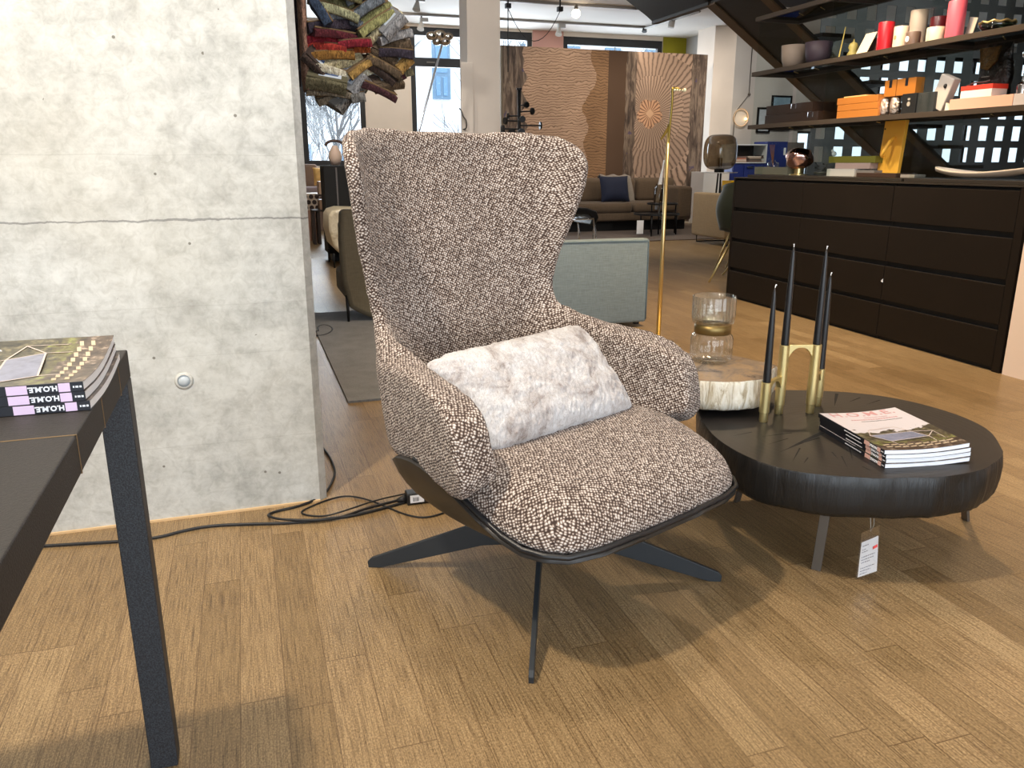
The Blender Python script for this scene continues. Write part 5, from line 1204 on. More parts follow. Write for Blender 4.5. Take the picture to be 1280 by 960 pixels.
for k, (px, py, w, h, a, c_, stk, fan) in enumerate(RUGS):
    yy = HY + .05*((k*7) % 5 - 2)*.35
    p = at_y(px, py, yy)
    dep = .17; W_, H_ = w*s_*1.04, h*s_*1.08
    Mr = Matrix.Rotation(rad(a), 3, 'Y') @ Matrix.Rotation(rad(random.uniform(34, 50) if stk else random.uniform(6, 16)), 3, 'X') @ Matrix.Rotation(rad(random.uniform(-16, 16)), 3, 'Z')
    lab = '%s carpet sample, %s from the top of the %s fan' % (c_, ordw[cnt[fan]], ('left', 'right')[fan]); cnt[fan] += 1
    t = thing('carpet_sample', lab, 'carpet sample', p, 0, 'fanned carpet samples')
    nx, nz_ = 14, 4; mb = MB()
    # pile block with a rounded shaggy front edge
    n_ = 16
    def prof(u, v):
        x = (u-.5)*W_; b = PI*(v-.5); sag = .10*W_*((u-.5)**2)*1.5
        fr_ = (.5+.5*noise.noise(Vector((u*W_*260+k*9, v*3, k))))*.026 if c_ in ('ivory', 'cream') else .003*noise.noise(Vector((u*W_*160, v*6, k)))
        sq = abs(sin(b))**.6*(1 if b > 0 else -1); return Vector((x, -.014*abs(cos(b))**.5-fr_, -sag + H_*.45*sq))
    g = [[prof(i/(n_-1), j/8) for i in range(n_)] for j in range(9)]
    vs = [q for row in g for q in row]; fs = [(j*n_+i, j*n_+i+1, (j+1)*n_+i+1, (j+1)*n_+i) for j in range(8) for i in range(n_-1)]
    o_ = len(vs); vs += [Vector((q.x, dep, q.z)) for q in g[0]] + [Vector((q.x, dep, q.z)) for q in g[8]]
    fs += [(i, o_+i, o_+i+1, i+1) for i in range(n_-1)] + [(8*n_+i, 8*n_+i+1, o_+n_+i+1, o_+n_+i) for i in range(n_-1)] + [(o_+i, o_+n_+i, o_+n_+i+1, o_+i+1) for i in range(n_-1)]
    fs += [tuple([j*n_ for j in range(9)] + [o_+n_, o_]), tuple([j*n_+n_-1 for j in range(9)] + [o_+2*n_-1, o_+n_-1])]
    mb.add([Mr @ v for v in vs], fs)
    build('pile', mb, PM[c_], t, world=False, smooth=True, auto=50)
    zt2 = H_*.42+.004-.10*W_*.12
    bk_ = MB(); bk_.obox(Mr @ Vector((0, dep/2+.006, zt2)), (W_*.97, dep*.98, .006), Mr); build('backing', bk_, M_BACK2[c_] if stk else M_BACKING, t, world=False)
    if stk:
        m_ = MB(); m_.obox(Mr @ Vector((W_*.06, .062, zt2+.004)), (W_*.56, .075, .0012), Mr); sk = build('sticker', m_, M_STK, t, world=False)
        m_ = MB(); m_.obox(Mr @ Vector((W_*.06, .062, zt2+.005)), (W_*.40, .045, .0012), Mr); build('sticker_print', m_, M_STKI, sk, world=False)
# long strips hanging at the left
for (xa, xb, yb_, c_, dy, lb) in ((380, 391, 112, 'brown', -.02, 'long brown carpet strip hanging left of the sample fans'), (371, 379, 106, 'wine', .12, 'dark wine carpet strip hanging beside the concrete wall edge'), (364, 370.5, 92, 'plum', .2, 'plum carpet strip half hidden by the concrete wall edge')):
    yy = HY+dy; a_, b_ = at_y(xa, yb_, yy), at_y(xb, yb_, yy)
    def strip(u, v, a_=a_, b_=b_, yy=yy):
        z = a_.z + v*(ZC-.002-a_.z); an = 2*PI*u; hw_ = (b_.x-a_.x)/2
        return Vector(((a_.x+b_.x)/2 + hw_*cos(an)*min(1, .7+v*12), yy+.09+.09*sin(an) + .01*sin(v*18), z+.012*sin(an)*0))
    o = single('carpet_strip', MB().grid(strip, 20, 40, True), m_pile('strip_'+c_, srgb(*{'brown': (150, 116, 98), 'wine': (44, 26, 32), 'plum': (40, 30, 42)}[c_])), lb, 'carpet sample', 'hanging carpet strips', smooth=True)
# folded fan of dark leather samples on the floor behind the wall end
f0 = at_z(396, 396)
fs_ = thing('sample_fan', 'dark brown pleated leather sample fan on the floor behind the concrete wall end', 'sample fan', (f0.x-.05, f0.y, 0))
for k in range(6):
    x = f0.x-.15+k*.022; build('leaf', MB().prism([(x, f0.y-.03, 0), (x+.012, f0.y-.03, 0), (x-.05+k*.004, f0.y+.0, .34-.02*k), (x-.062+k*.004, f0.y, .34-.02*k)], (0, .16, 0)), col('dark_leather', 58, 38, 28, rough=.4) if k == 0 else bpy.data.materials['dark_leather'], fs_)
cable('lamp_cable', [(388, 416), (398, 421), (412, 417), (417, 411), (408, 406), (396, 408), (399, 416), (388, 412)], .006, 'coiled black cable end on the grey rug behind the concrete wall')
cable('lamp_cable', [(398, 408), (420, 400), (440, 400), (458, 392)], .0025, 'thin cable running across the grey rug towards the olive armchair')

# rugs
r0, r1 = at_z(392, 393), at_z(440, 520)
single('rug', MB().box(.36, 1.75, 3.35, r0.y, .0005, .010), m_weave('grey_rug', srgb(116, 116, 116), .2, 120), 'flat grey rug behind the wing chair under the olive armchair and grey sofa', 'rug')
single('rug', MB().box(3.9, 7.2, 9.55, 12.1, .0005, .012), m_weave('brown_rug', srgb(92, 78, 68), .25, 40), 'brown patterned rug in front of the brown sofa', 'rug')

# ------------------------------------------------------------------ olive armchair (mostly hidden) and blue grey sofa
M_OLV = m_weave('olive_wool', srgb(112, 102, 82), .15)
oc = at_z(436, 404); OX, OY = oc.x, oc.y
oa = thing('armchair', 'olive wool armchair with slim black legs seen behind the wing chair', 'armchair', (OX+.3, OY+.25, 0))
mb = MB(); pr_px = [(425, 262), (424, 300), (428, 350), (437, 385), (448, 391), (470, 400), (500, 405), (500, 262)]
pts = [at_y(x, y, OY-.02) for x, y in pr_px]
mb.prism(pts, (0, .10, 0)); build('backrest', mb, M_OLV, oa, bevel=.03, smooth=True, auto=60)
zb_ = pts[3].z
build('seat', MB().rbox(OX-.0, OX+.62, OY+.08, OY+.65, zb_+.02, zb_+.2, .04), M_OLV, oa, smooth=True)
build('armrest', MB().rbox(OX+.03, OX+.12, OY+.05, OY+.65, zb_+.05, .62, .04), M_OLV, oa, smooth=True)
for x, y in ((OX, OY), (OX+.56, OY), (OX+.12, OY+.6), (OX+.56, OY+.6)): build('leg', MB().tube([(x, y, .010), (x, y+.01, zb_+.08)], [.008, .012], 10), M_BLACKM, oa, smooth=True)
M_BLU = m_weave('blue_grey_linen', srgb(122, 136, 140), .2, 240)
sx1 = at_y(812, 330, 4.45).x; sz1 = at_y(780, 299, 4.45).z
bs = thing('sofa', 'blue grey linen sofa seen from behind, right of the wing chair', 'sofa', (1.9, 4.9, 0))
build('backrest', MB().rbox(1.25, sx1, 4.45, 4.54, .03, sz1, .022), M_BLU, bs, smooth=True, auto=60)
pp = [(1.25, 4.452, sz1-.012), (sx1-.02, 4.452, sz1-.012), (sx1-.012, 4.452, sz1-.025), (sx1-.012, 4.452, .05)]
build('piping', MB().tube(pp, .006, 8, smooth=1), m_weave('blue_grey_piping', srgb(92, 110, 118), .1), bs, smooth=True)
build('armrest', MB().rbox(sx1-.16, sx1-.01, 4.54, 5.35, .03, sz1-.14, .025), M_BLU, bs, smooth=True); build('armrest', MB().rbox(1.25, 1.40, 4.54, 5.35, .03, sz1-.14, .025), M_BLU, bs, smooth=True)
build('seat_cushion', MB().rbox(1.405, sx1-.165, 4.545, 5.35, .03, .36, .05), M_BLU, bs, smooth=True)
for x in (1.3, sx1-.06):
    for y in (4.5, 5.28): build('leg', MB().box(x, x+.03, y, y+.03, .0102, .034), M_BLACKM, bs)

# brass reading lamp
LY = 3.9
p0, p1, p2, p3 = at_y(818.5, 410, LY), at_y(833.5, 155, LY), at_y(835, 110, LY), at_y(850, 112, LY)
gx = p1.x+.012
lm = thing('floor_lamp', 'slender brass reading floor lamp in front of the tapestry', 'floor lamp', (gx, LY, 0))
build('base', MB().lathe([(.001, 0), (.12, 0), (.12, .012), (.118, .014), (.001, .014)], (gx, LY, 0), 36, cap=False), M_GOLD, lm, smooth=True, auto=40)
build('pole', MB().tube([(gx, LY, .014), (gx, LY, p1.z)], [.0125, .0095], 14), M_GOLD, lm, smooth=True)
M_DKB = plain('dark_brass', srgb(140, 120, 56), .35, .9)
build('arm', MB().tube([(gx, LY, p1.z-.14), (gx, LY-.012, p1.z), (gx+.003, LY-.02, p2.z-.06), (gx-.002, LY-.02, p2.z)], .0062, 10, smooth=1), M_DKB, lm, smooth=True)
build('lever', MB().prism([(gx-.002, LY-.012, p1.z), (gx-.05, LY-.012, p1.z-.075), (gx-.046, LY-.012, p1.z-.082), (gx-.002, LY-.012, p1.z-.03)], (0, .006, 0)), M_DKB, lm)
hd = build('lamp_head', MB().tube([(gx-.002, LY-.02, p2.z), (gx+.075, LY-.02, p2.z-.010)], .005, 8), M_DKB, lm, smooth=True)
for k in range(5): build('led', MB().ball((gx+.012+.0145*k, LY-.02, p2.z-.010), .0065 if k < 4 else .010, n=10), plain('pale_led_lens', srgb(244, 238, 200), .3) if k == 0 else bpy.data.materials['pale_led_lens'], hd, smooth=True)

# ------------------------------------------------------------------ tapestry
YT = 12.45
x0 = at_y(626, 57, YT).x; x1 = at_y(885, 68, YT).x; zt_ = (at_y(626, 57, YT).z+at_y(885, 68, YT).z)/2
fx = lambda px: at_y(px, 140, YT).x
tp_ = thing('wall_panel', 'large printed tapestry panel of wood grain and bark behind the brown sofa', 'tapestry', ((x0+x1)/2, YT, .02))
rx, rz_ = fx(812), at_y(812, 142, YT).z
mats = [m_bark(), m_waves('tapestry_grain', srgb(96, 74, 58), srgb(174, 142, 118), srgb(194, 162, 138), (0, .05, .0), 7.6, 9.5), m_waves('tapestry_dark_grain', srgb(76, 52, 36), srgb(142, 108, 78), srgb(156, 120, 86), (0, -.04, 0), 7.4, 10.0), plain('tapestry_brown_band', srgb(88, 66, 50), .85), m_waves('tapestry_radial', srgb(100, 82, 70), srgb(170, 142, 122), srgb(188, 160, 140), (0, 0, 0), 1, 0, center=(rx-(x0+x1)/2, rz_-.02), nrad=62), plain('tapestry_edge', srgb(120, 108, 92), .8)]
xs = [x0+.03, fx(655), fx(742), fx(759), fx(781), fx(794), fx(862), x1]; kinds = [0, 1, 2, 3, 0, 4, 0]
mb = MB(); mb.cur = 5; mb.box(x0, x1, YT, YT+.05, .02, zt_)
NZ = 60; rng = random.Random(7)
lines = []
for i, xx in enumerate(xs):
    amp = {1: .10, 2: .16, 4: .03, 5: .05, 6: .05}.get(i, 0); row = []; drift = 0
    for k in range(NZ+1):
        z = .02+(zt_-.02)*k/NZ
        if i == 2: drift = .22*noise.noise(Vector((k*.11, 3, 1)))+.05*noise.noise(Vector((k*.6, 9, 1))) - .30*(1-k/NZ)
        elif amp: drift = amp*noise.noise(Vector((k*.25, i*5, 2)))
        row.append((xx+drift, z))
    lines.append(row)
for i, kd in enumerate(kinds):
    mb.cur = kd
    for k in range(NZ):
        a, b, c_, d_ = lines[i][k], lines[i+1][k], lines[i+1][k+1], lines[i][k+1]
        mb.add([(p[0], YT-.002, p[1]) for p in (a, b, c_, d_)], [(0, 1, 2, 3)])
build('printed_face', mb, mats, tp_)
ro = MB(); ring = []
for k in range(72):
    a = 2*PI*k/72; r = .24*(.70+.30*abs(cos(2.5*a+.8))**.6); ring.append((rx+r*cos(a), YT-.006, rz_+r*sin(a)))
ro.prism(ring, (0, .003, 0)); build('rosette', ro, m_waves('tapestry_rosette', srgb(104, 70, 54), srgb(196, 150, 118), srgb(212, 168, 134), (0, 0, 0), 1, 0, center=(rx-(x0+x1)/2, rz_-.02), nrad=20, namp=1.0), tp_)
build('rosette_heart', MB().prism([(rx+dx_, YT-.009, rz_+dz_) for dx_, dz_ in ((.075, 0), (0, .075), (-.075, 0), (0, -.075))], (0, .003, 0)), plain('tapestry_heart', srgb(216, 176, 142), .85), tp_)

# ------------------------------------------------------------------ brown corner sofa
M_BRN = m_weave('brown_wool', srgb(92, 76, 60), .15, 120)
SY = 11.0
def sx_(px, Y=11.3): return at_y(px, 250, Y).x
bsf = thing('sofa', 'long brown upholstered sofa in front of the tapestry panel', 'sofa', (sx_(800), SY, 0))
xa, xm, xr = sx_(660), sx_(793, 11.0), sx_(866, 11.0)
zseat = at_y(770, 254, 11.0).z; zbk = at_y(800, 222, 11.9).z
build('base', MB().rbox(xa, xr, SY+.02, 12.2, .16, zseat-.14, .03), M_BRN, bsf, smooth=True)
build('plinth', MB().box(xa+.05, xr-.05, SY+.12, 12.1, .013, .16), M_BLACKM, bsf)
for a, b in ((xa, xm-.01), (xm+.01, xr-.26)): build('seat_cushion', MB().rbox(a, b, SY, 11.85, zseat-.15, zseat, .06), M_BRN, bsf, smooth=True)
for a, b in ((xa, sx_(752, 11.9)), (sx_(754, 11.9), sx_(790, 11.9)), (sx_(790, 11.9), sx_(838, 11.9))): build('back_cushion', MB().rbox(a, b-.02, 11.72, 12.0, zseat-.02, zbk, .07), M_BRN, bsf, smooth=True)
build('backrest', MB().rbox(xa, xr, 12.0, 12.2, .18, zbk-.08, .05), M_BRN, bsf, smooth=True)
zar = at_y(850, 233, 11.0).z
build('armrest', MB().rbox(xr-.25, xr, SY, 12.18, .18, zar, .05), M_BRN, bsf, smooth=True)
pl = at_y(766, 236, 11.55)
mb = MB()
def cush(c, w, h, th, tilt, n=22):
    mb = MB()
    for sd in (1, -1):
        def fn(u, v, sd=sd):
            a, b = 2*u-1, 2*v-1; t_ = th*((1-abs(a)**3)*(1-abs(b)**3))**.6
            x = a*w/2*(1-.06*(1-b*b)*abs(a)**2); z = b*h/2*(1-.06*(1-a*a)*abs(b)**2); y = -sd*t_
            return Vector(c)+Vector((x, y*cos(tilt)+z*sin(tilt), z*cos(tilt)-y*sin(tilt)))
        mb.grid(fn, n, n)
    return mb
zc = (at_y(765, 222, 11.4).z+at_y(765, 254, 11.4).z)/2
cw_ = at_y(786, 240, 11.4).x-at_y(750, 240, 11.4).x
single('cushion', cush((at_y(768, 240, 11.45).x, 11.45, zc+.02), cw_, .40, .10, rad(16)), plain('navy_velvet', srgb(13, 24, 52), .8, **{'Sheen_Weight': .05}), 'square navy blue cushion on the brown sofa', 'cushion', smooth=True)
# throw over the back
ta, tb = at_y(754, 215, 11.75).x, at_y(784, 215, 11.75).x
def throw(u, v):
    x = ta+(tb-ta)*u + .02*sin(v*9); path = [(12.02, zbk-.2), (12.0, zbk+.02), (11.86, zbk+.045), (11.70, zbk+.02), (11.66, zbk-.2), (11.62, zbk-.38)]
    k = v*(len(path)-1); i = min(len(path)-2, int(k)); f = k-i
    y = path[i][0]+(path[i+1][0]-path[i][0])*f; z = path[i][1]+(path[i+1][1]-path[i][1])*f
    return Vector((x + .10*v*(u-.2), y-.012*sin(u*16), z+.012*sin(u*13+v*3)))
o = single('throw_blanket', MB().grid(throw, 26, 26), m_weave('grey_wool_throw', srgb(134, 126, 118), .2), 'grey wool throw folded over the back of the brown sofa', 'blanket', smooth=True); o.modifiers.new('thick', 'SOLIDIFY').thickness = .022
# nested black side tables with a glass vase
def side_table(px0, px1, pyt, pyb, Y, lb):
    a, b = at_y(px0, pyt, Y), at_y(px1, pyt, Y); r = (b.x-a.x)/2; cx_, z = (a.x+b.x)/2, a.z
    t = thing('side_table', lb, 'side table', (cx_, Y, .012), 0, 'nested black side tables')
    build('table_top', MB().lathe([(.001, z-.022), (r, z-.022), (r, z), (r-.008, z+.004), (r-.012, z-.006), (.001, z-.006)], (cx_, Y, 0), 32, cap=False), M_BLACKM, t, smooth=True, auto=40)
    for k in range(3): an = rad(90+120*k+20); build('leg', MB().tube([(cx_+r*.92*cos(an), Y+r*.92*sin(an), .0125), (cx_+r*.92*cos(an), Y+r*.92*sin(an), z-.01)], .011, 8), M_BLACKM, t, smooth=True)
    return cx_, z
c1x, c1z = side_table(811, 845, 254, 294, 10.5, 'taller of the two black side tables, carrying the glass vase')
c2x, c2z = side_table(795, 846, 267, 292, 10.3, 'lower and wider black side table with a white tag on its leg')
vz2 = thing('vase', 'smoky glass vase holding a silvery stalk on the taller black side table', 'vase', (c1x-.06, 10.5, c1z+.004))
build('glass', MB().lathe([(.001, .002), (.07, .002), (.075, .02), (.075, .2), (.055, .235), (.055, .26)], (c1x-.06, 10.5, c1z+.001), 28, cap=False), M_SMOKE, vz2, smooth=True)
sA, sB = at_y(820, 262, 10.48), at_y(830, 200, 10.48)
mb = MB(); n_ = 14
mb.tube([sA.lerp(sB, k/n_) for k in range(n_+1)], [.010+.022*sin(PI*min(1, .15+k/n_)) for k in range(n_+1)], 10)
single('dried_stalk', mb, plain('silvery_stalk', srgb(236, 236, 244), .5, var=.25, vscale=60), 'silvery dried stalk standing in the smoky vase', 'dried plant', smooth=True)
tg2 = at_y(800, 283, 9.99); single('price_tag', MB().box(tg2.x-.05, tg2.x+.05, 9.985, 9.988, tg2.z-.10, tg2.z+.08), M_PAPER, 'small white price tag on the lower black side table', 'price tag')
# black lounge chair with chrome frame, partly behind the wing chair
LYc = 9.0
lc = thing('lounge_chair', 'black leather lounge chair with chrome frame behind the wing chair', 'lounge chair', (at_y(725, 280, LYc).x, LYc, .0))
q = [at_y(x, y, LYc) for x, y in ((690, 262), (715, 259), (735, 260), (746, 264), (749, 272), (744, 282), (738, 281), (741, 272), (736, 268), (715, 268), (690, 272))]
build('seat_shell', MB().prism(q, (0, .55, 0)), plain('black_leather', srgb(18, 17, 17), .35), lc, bevel=.015, smooth=True, auto=50)
q = [at_y(x, y, LYc) for x, y in ((690, 276), (742, 273), (744, 300), (743, 303))]
for yy in (0, .5): build('frame', MB().tube([p+Vector((0, yy, 0)) for p in q[:3]]+[Vector((q[2].x, LYc+yy, .012))], .014, 8), M_CHROME, lc, smooth=True)
g = at_y(743, 291, LYc-.05); single('water_bottle', MB().lathe([(.001, 0), (.03, 0), (.03, .13), (.012, .17), (.012, .2), (.001, .2)], (at_z(743, 300).x, at_z(743, 300).y, .0005), 20, cap=False), M_GLASS, 'small clear bottle on the floor beside the black lounge chair', 'bottle', smooth=True)

# ------------------------------------------------------------------ beige armchair, green shell chair, smoked lamp, blue cabinet
M_BEI = m_weave('beige_wool', srgb(150, 128, 96), .12, 140)
bx0 = at_y(864.5, 270, 9.35).x; bx1 = bx0+.85; bzt, bzb = at_y(866, 240, 9.35).z, at_y(866, 293, 9.35).z
ba = thing('armchair', 'boxy beige armchair on a thin black sled frame by the white pillar', 'armchair', ((bx0+bx1)/2, 8.95, 0))
build('armrest', MB().rbox(bx0, bx0+.14, 8.55, 9.35, bzb, bzt, .03), M_BEI, ba, smooth=True); build('backrest', MB().rbox(bx0+.14, bx1, 8.55, 8.71, bzb, bzt, .03), M_BEI, ba, smooth=True)
build('seat_cushion', MB().rbox(bx0+.145, bx1-.145, 8.715, 9.35, bzb+.02, bzb+.26, .05), M_BEI, ba, smooth=True); build('armrest', MB().rbox(bx1-.14, bx1, 8.715, 9.35, bzb, bzt, .03), M_BEI, ba, smooth=True)
for y in (8.62, 9.28): build('sled_leg', MB().tube([(bx0+.05, y, bzb), (bx0+.05, y, .012), (bx1-.05, y, .012), (bx1-.05, y, bzb)], .009, 8), M_BLACKM, ba)
GY = 6.05
gl_, gt_ = at_y(900, 265, GY), at_y(905, 227, GY); gb_ = at_y(905, 291, GY)
gc = thing('dining_chair', 'dark green shell chair with brass legs beside the far drawer cabinet', 'chair', (gl_.x+.40, GY+.2, 0))
M_GRN = plain('bottle_green_velvet', srgb(44, 54, 42), .7, **{'Sheen_Weight': .2})
def shellb(u, v):
    a = rad(-100+200*u); r = .27*(.82+.18*sin(PI*min(1, v*1.1)))
    return Vector((gl_.x+.40+r*sin(a)*1.05, GY+.22-r*cos(a)*.9, gb_.z + (gt_.z-gb_.z)*(v**.9)*(1-.10*(abs(2*u-1))**3)))
o = build('backrest', MB().grid(shellb, 30, 14), M_GRN, gc, smooth=True); o.modifiers.new('thick', 'SOLIDIFY').thickness = .03
build('seat', MB().lathe([(.001, -.05), (.15, -.05), (.2, -.02), (.2, .02), (.16, .045), (.001, .05)], (gl_.x+.40, GY+.24, gb_.z+.03), 32, cap=False), M_GRN, gc, smooth=True)
f1, f2 = at_z(886, 353), at_z(903, 344)
for a_, b_ in ((f1, (gl_.x+.24, GY+.10)), (f2, (gl_.x+.46, GY+.12)), (Vector((f1.x+.42, f1.y+.60, 0)), (gl_.x+.36, GY+.36)), (Vector((f2.x+.3, f2.y+.42, 0)), (gl_.x+.52, GY+.38))): build('leg', MB().tube([(a_.x, a_.y, .001), (b_[0], b_[1], gb_.z-.02)], [.008, .012], 10), M_GOLD, gc, smooth=True)
# smoked glass lamp
KY = 10.3
kc, kt, kb = at_y(900.5, 190, KY), at_y(900.5, 168, KY), at_y(900.5, 212, KY); kr = at_y(918.5, 190, KY).x-kc.x
sl_ = thing('table_lamp', 'smoked glass cylinder lamp with rounded ends on a thin black stand', 'lamp', (kc.x, KY, 0))
H_ = kt.z-kb.z; pf = []
for k in range(25):
    b = -PI/2+PI*k/24; cz = sin(b); pf.append((max(.003, kr*abs(cos(b))**.45), kb.z+H_/2+H_/2*(abs(cz)**.8)*(1 if cz > 0 else -1)))
build('glass_shade', MB().lathe(pf, (kc.x, KY, 0), 40, cap=False), M_SMOKE, sl_, smooth=True)
build('bulb_tube', MB().tube([(kc.x-.02, KY, kb.z+.0), (kc.x-.02, KY, kb.z+.16)], .012, 8).tube([(kc.x+.03, KY, kb.z), (kc.x+.03, KY, kb.z+.16)], .012, 8), plain('amber_tube', srgb(96, 72, 36), .3), sl_, smooth=True)
build('collar', MB().lathe([(.06, -.035), (.07, -.02), (.07, .02), (.05, .03)], (kc.x, KY, kb.z-.01), 24), M_BLACKM, sl_, smooth=True, auto=40)
for k in range(3):
    an = rad(80+120*k); build('leg', MB().tube([(kc.x+.02*cos(an), KY+.02*sin(an), kb.z-.03), (kc.x+.05*cos(an), KY+.05*sin(an), .5), (kc.x+.19*cos(an), KY+.19*sin(an), .0)], .009, 8), M_BLACKM, sl_, smooth=True)
zpl = at_y(900, 214.5, KY+.02).z
build('tray', MB().lathe([(.001, 0), (.23, 0), (.235, .012), (.22, .012), (.001, .006)], (kc.x+.03, KY, zpl-.02), 36, cap=False), col('white_enamel', 226, 226, 228, rough=.3), sl_, smooth=True, auto=40)
# white low cabinet behind it
CY = 12.0
wa, wb = at_y(879, 230, CY).x, at_y(911, 230, CY).x; wz = at_y(895, 215, CY).z
wcab = thing('low_cabinet', 'low white metal cabinet with dark joints beside the blue shelf unit', 'cabinet', ((wa+wb)/2, CY+.2, 0))
build('body', MB().box(wa, wb, CY, CY+.4, 0, wz), col('white_lacquer', 222, 224, 228, rough=.4), wcab, bevel=.004)
build('joint', MB().box(wa-.01, wb+.01, CY-.01, CY+.0, wz*.46, wz*.46+.03).box(wa+(wb-wa)*.62, wa+(wb-wa)*.62+.03, CY-.01, CY, .02, wz), M_BLACKM, wcab)
ya = at_y(913, 232, CY-.3); single('yellow_drawer', MB().box(ya.x, ya.x+.22, CY-.32, CY-.05, 0, at_y(913, 226, CY-.3).z), col('signal_yellow', 226, 178, 20, rough=.4), 'signal yellow low box under the blue shelf unit', 'box')
ba_, bb_, bc_ = at_y(917, 200, CY).x, at_y(958, 200, CY).x, at_y(983, 200, CY).x; bzt_ = at_y(935, 180, CY).z; bzm = at_y(935, 204, CY).z; bz2 = at_y(970, 177, CY).z
M_COB = col('cobalt_lacquer', 44, 58, 128, rough=.35)
bcab = thing('shelf_unit', 'cobalt blue shelf unit with an open magazine compartment and doors below', 'cabinet', ((ba_+bc_)/2, CY+.2, 0))
mb = MB(); mb.box(ba_, bb_, CY+.02, CY+.4, 0, bzm); build('lower_body', mb, M_COB, bcab)
nd = 3
for k in range(nd):
    a_ = ba_+(bb_-ba_)*k/nd; b_ = ba_+(bb_-ba_)*(k+1)/nd
    dr = build('door', MB().box(a_+.006, b_-.006, CY, CY+.02, .05, bzm-.02), M_COB, bcab, bevel=.002)
    if k: build('handle', MB().box((a_+b_)/2-.06, (a_+b_)/2+.06, CY-.02, CY-.005, bzm-.07, bzm-.05), M_CHROME, dr)
M_WH = col('white_board', 214, 218, 222, rough=.5)
mb = MB(); mb.box(ba_, bb_, CY, CY+.4, bzt_-.02, bzt_); mb.box(ba_, ba_+.02, CY, CY+.4, bzm, bzt_-.02); mb.box(bb_-.02, bb_, CY, CY+.4, bzm, bzt_-.02); mb.box(ba_+.02, bb_-.02, CY, CY+.4, bzm, bzm+.015); build('open_shelf', mb, M_WH, bcab)
build('shelf_back', MB().box(ba_+.02, bb_-.02, CY+.36, CY+.39, bzm+.015, bzt_-.02), col('dark_back_panel', 52, 48, 46), bcab)
tall = build('tall_body', MB().box(bb_+.004, bc_, CY, CY+.4, 0, bz2), M_COB, bcab, bevel=.003); build('tall_side', MB().box(bc_, at_y(1004, 200, CY).x, CY+.01, CY+.4, 0, bz2-.01), col('grey_side_panel', 112, 106, 100), bcab)
build('sticker', MB().box(bb_+(bc_-bb_)*.82, bc_-.03, CY-.004, CY-.001, bz2-.22, bz2-.1), M_PAPER, bcab)
random.seed(4); tones = [(172, 150, 134), (120, 100, 92), (204, 190, 178), (90, 80, 78), (186, 120, 96)]
for k in range(3):
    xk = ba_+.16+k*.29; zk = bzm+.016
    for j in range(4):
        hk = random.uniform(.018, .032); w_ = random.uniform(.22, .26)
        nm_ = 'magazine_paper_%d' % (k*4+j)
        single('magazine', MB().box(xk-w_/2, xk+w_/2, CY+.03+.01*j, CY+.3, zk, zk+hk), col(nm_, *tones[(k+j*2) % 5]), 'magazine %s in the %s pile inside the blue shelf unit' % (('at the bottom', 'second from the bottom', 'second from the top', 'on top')[j], ('left', 'middle', 'right')[k]), 'magazine', 'magazines in the blue shelf unit'); zk += hk+.001
# ring wall lamp and framed pictures on the rear wall
rc = at_y(926, 147, 12.86); rr_ = at_y(935, 147, 12.86).x-rc.x
rl = thing('wall_lamp', 'round wall lamp disc glowing at its rim, with a looping cord above', 'wall lamp', (rc.x, 12.88, rc.z))
build('disc', MB().tube([(rc.x+rr_*cos(2*PI*k/40), 12.85, rc.z+rr_*sin(2*PI*k/40)) for k in range(40)], .012, 8, close=True), col('pale_disc', 214, 186, 156), rl, smooth=True)
build('glow_bulb', MB().ball((rc.x+rr_*.75, 12.87, rc.z-.02), .022, n=12), glow('warm_bulb', srgb(255, 214, 150), 5), rl, smooth=True)
hkp = at_y(936, 118, 12.87); cdn = at_y(917, 160, 12.86)
build('cord', MB().tube([(hkp.x, 12.87, ZC), (hkp.x, 12.86, hkp.z), (rc.x-rr_*.6, 12.85, rc.z+rr_*.9), (cdn.x, 12.85, rc.z), (cdn.x, 12.85, cdn.z-.15)], .007, 6), M_STEEL, rl, smooth=True)
build('hook', MB().ball((hkp.x, 12.86, hkp.z), .025, n=10), M_STEEL, rl, smooth=True)
l = bpy.data.lights.new('ring_lamp_glow', 'POINT'); l.energy = .7; l.color = (1, .75, .45); l.shadow_soft_size = .06; o = bpy.data.objects.new('ring_lamp_glow', l); COL.objects.link(o); o.location = (rc.x, 12.75, rc.z)
for (a_, b_, c_, d_, lb, pc_) in ((948, 962, 134, 166, 'tall narrow framed print, left of the three on the rear wall', (196, 204, 214)), (966, 987, 119, 163, 'framed blue winter print in the middle of the rear wall', (150, 182, 204)), (988, 1004, 129, 162, 'framed pale print at the right end of the rear wall', (204, 194, 184))):
    p_, q_ = at_y(a_, c_, 12.86), at_y(b_, d_, 12.86)
    t = thing('framed_print', lb, 'picture', ((p_.x+q_.x)/2, 12.88, q_.z), 0, 'framed prints on the rear wall')
    f_ = .03; mb = MB(); y_ = (12.86, 12.89)
    mb.box(p_.x, q_.x, *y_, p_.z-f_, p_.z).box(p_.x, q_.x, *y_, q_.z, q_.z+f_).box(p_.x, p_.x+f_, *y_, q_.z+f_, p_.z-f_).box(q_.x-f_, q_.x, *y_, q_.z+f_, p_.z-f_)
    build('frame', mb, M_BLACKM, t)
    nm_ = 'print_%d' % a_; build('print', MB().box(p_.x+f_, q_.x-f_, 12.872, 12.885, q_.z+f_, p_.z-f_), plain(nm_, srgb(*pc_), .3, var=.3, vscale=3), t)

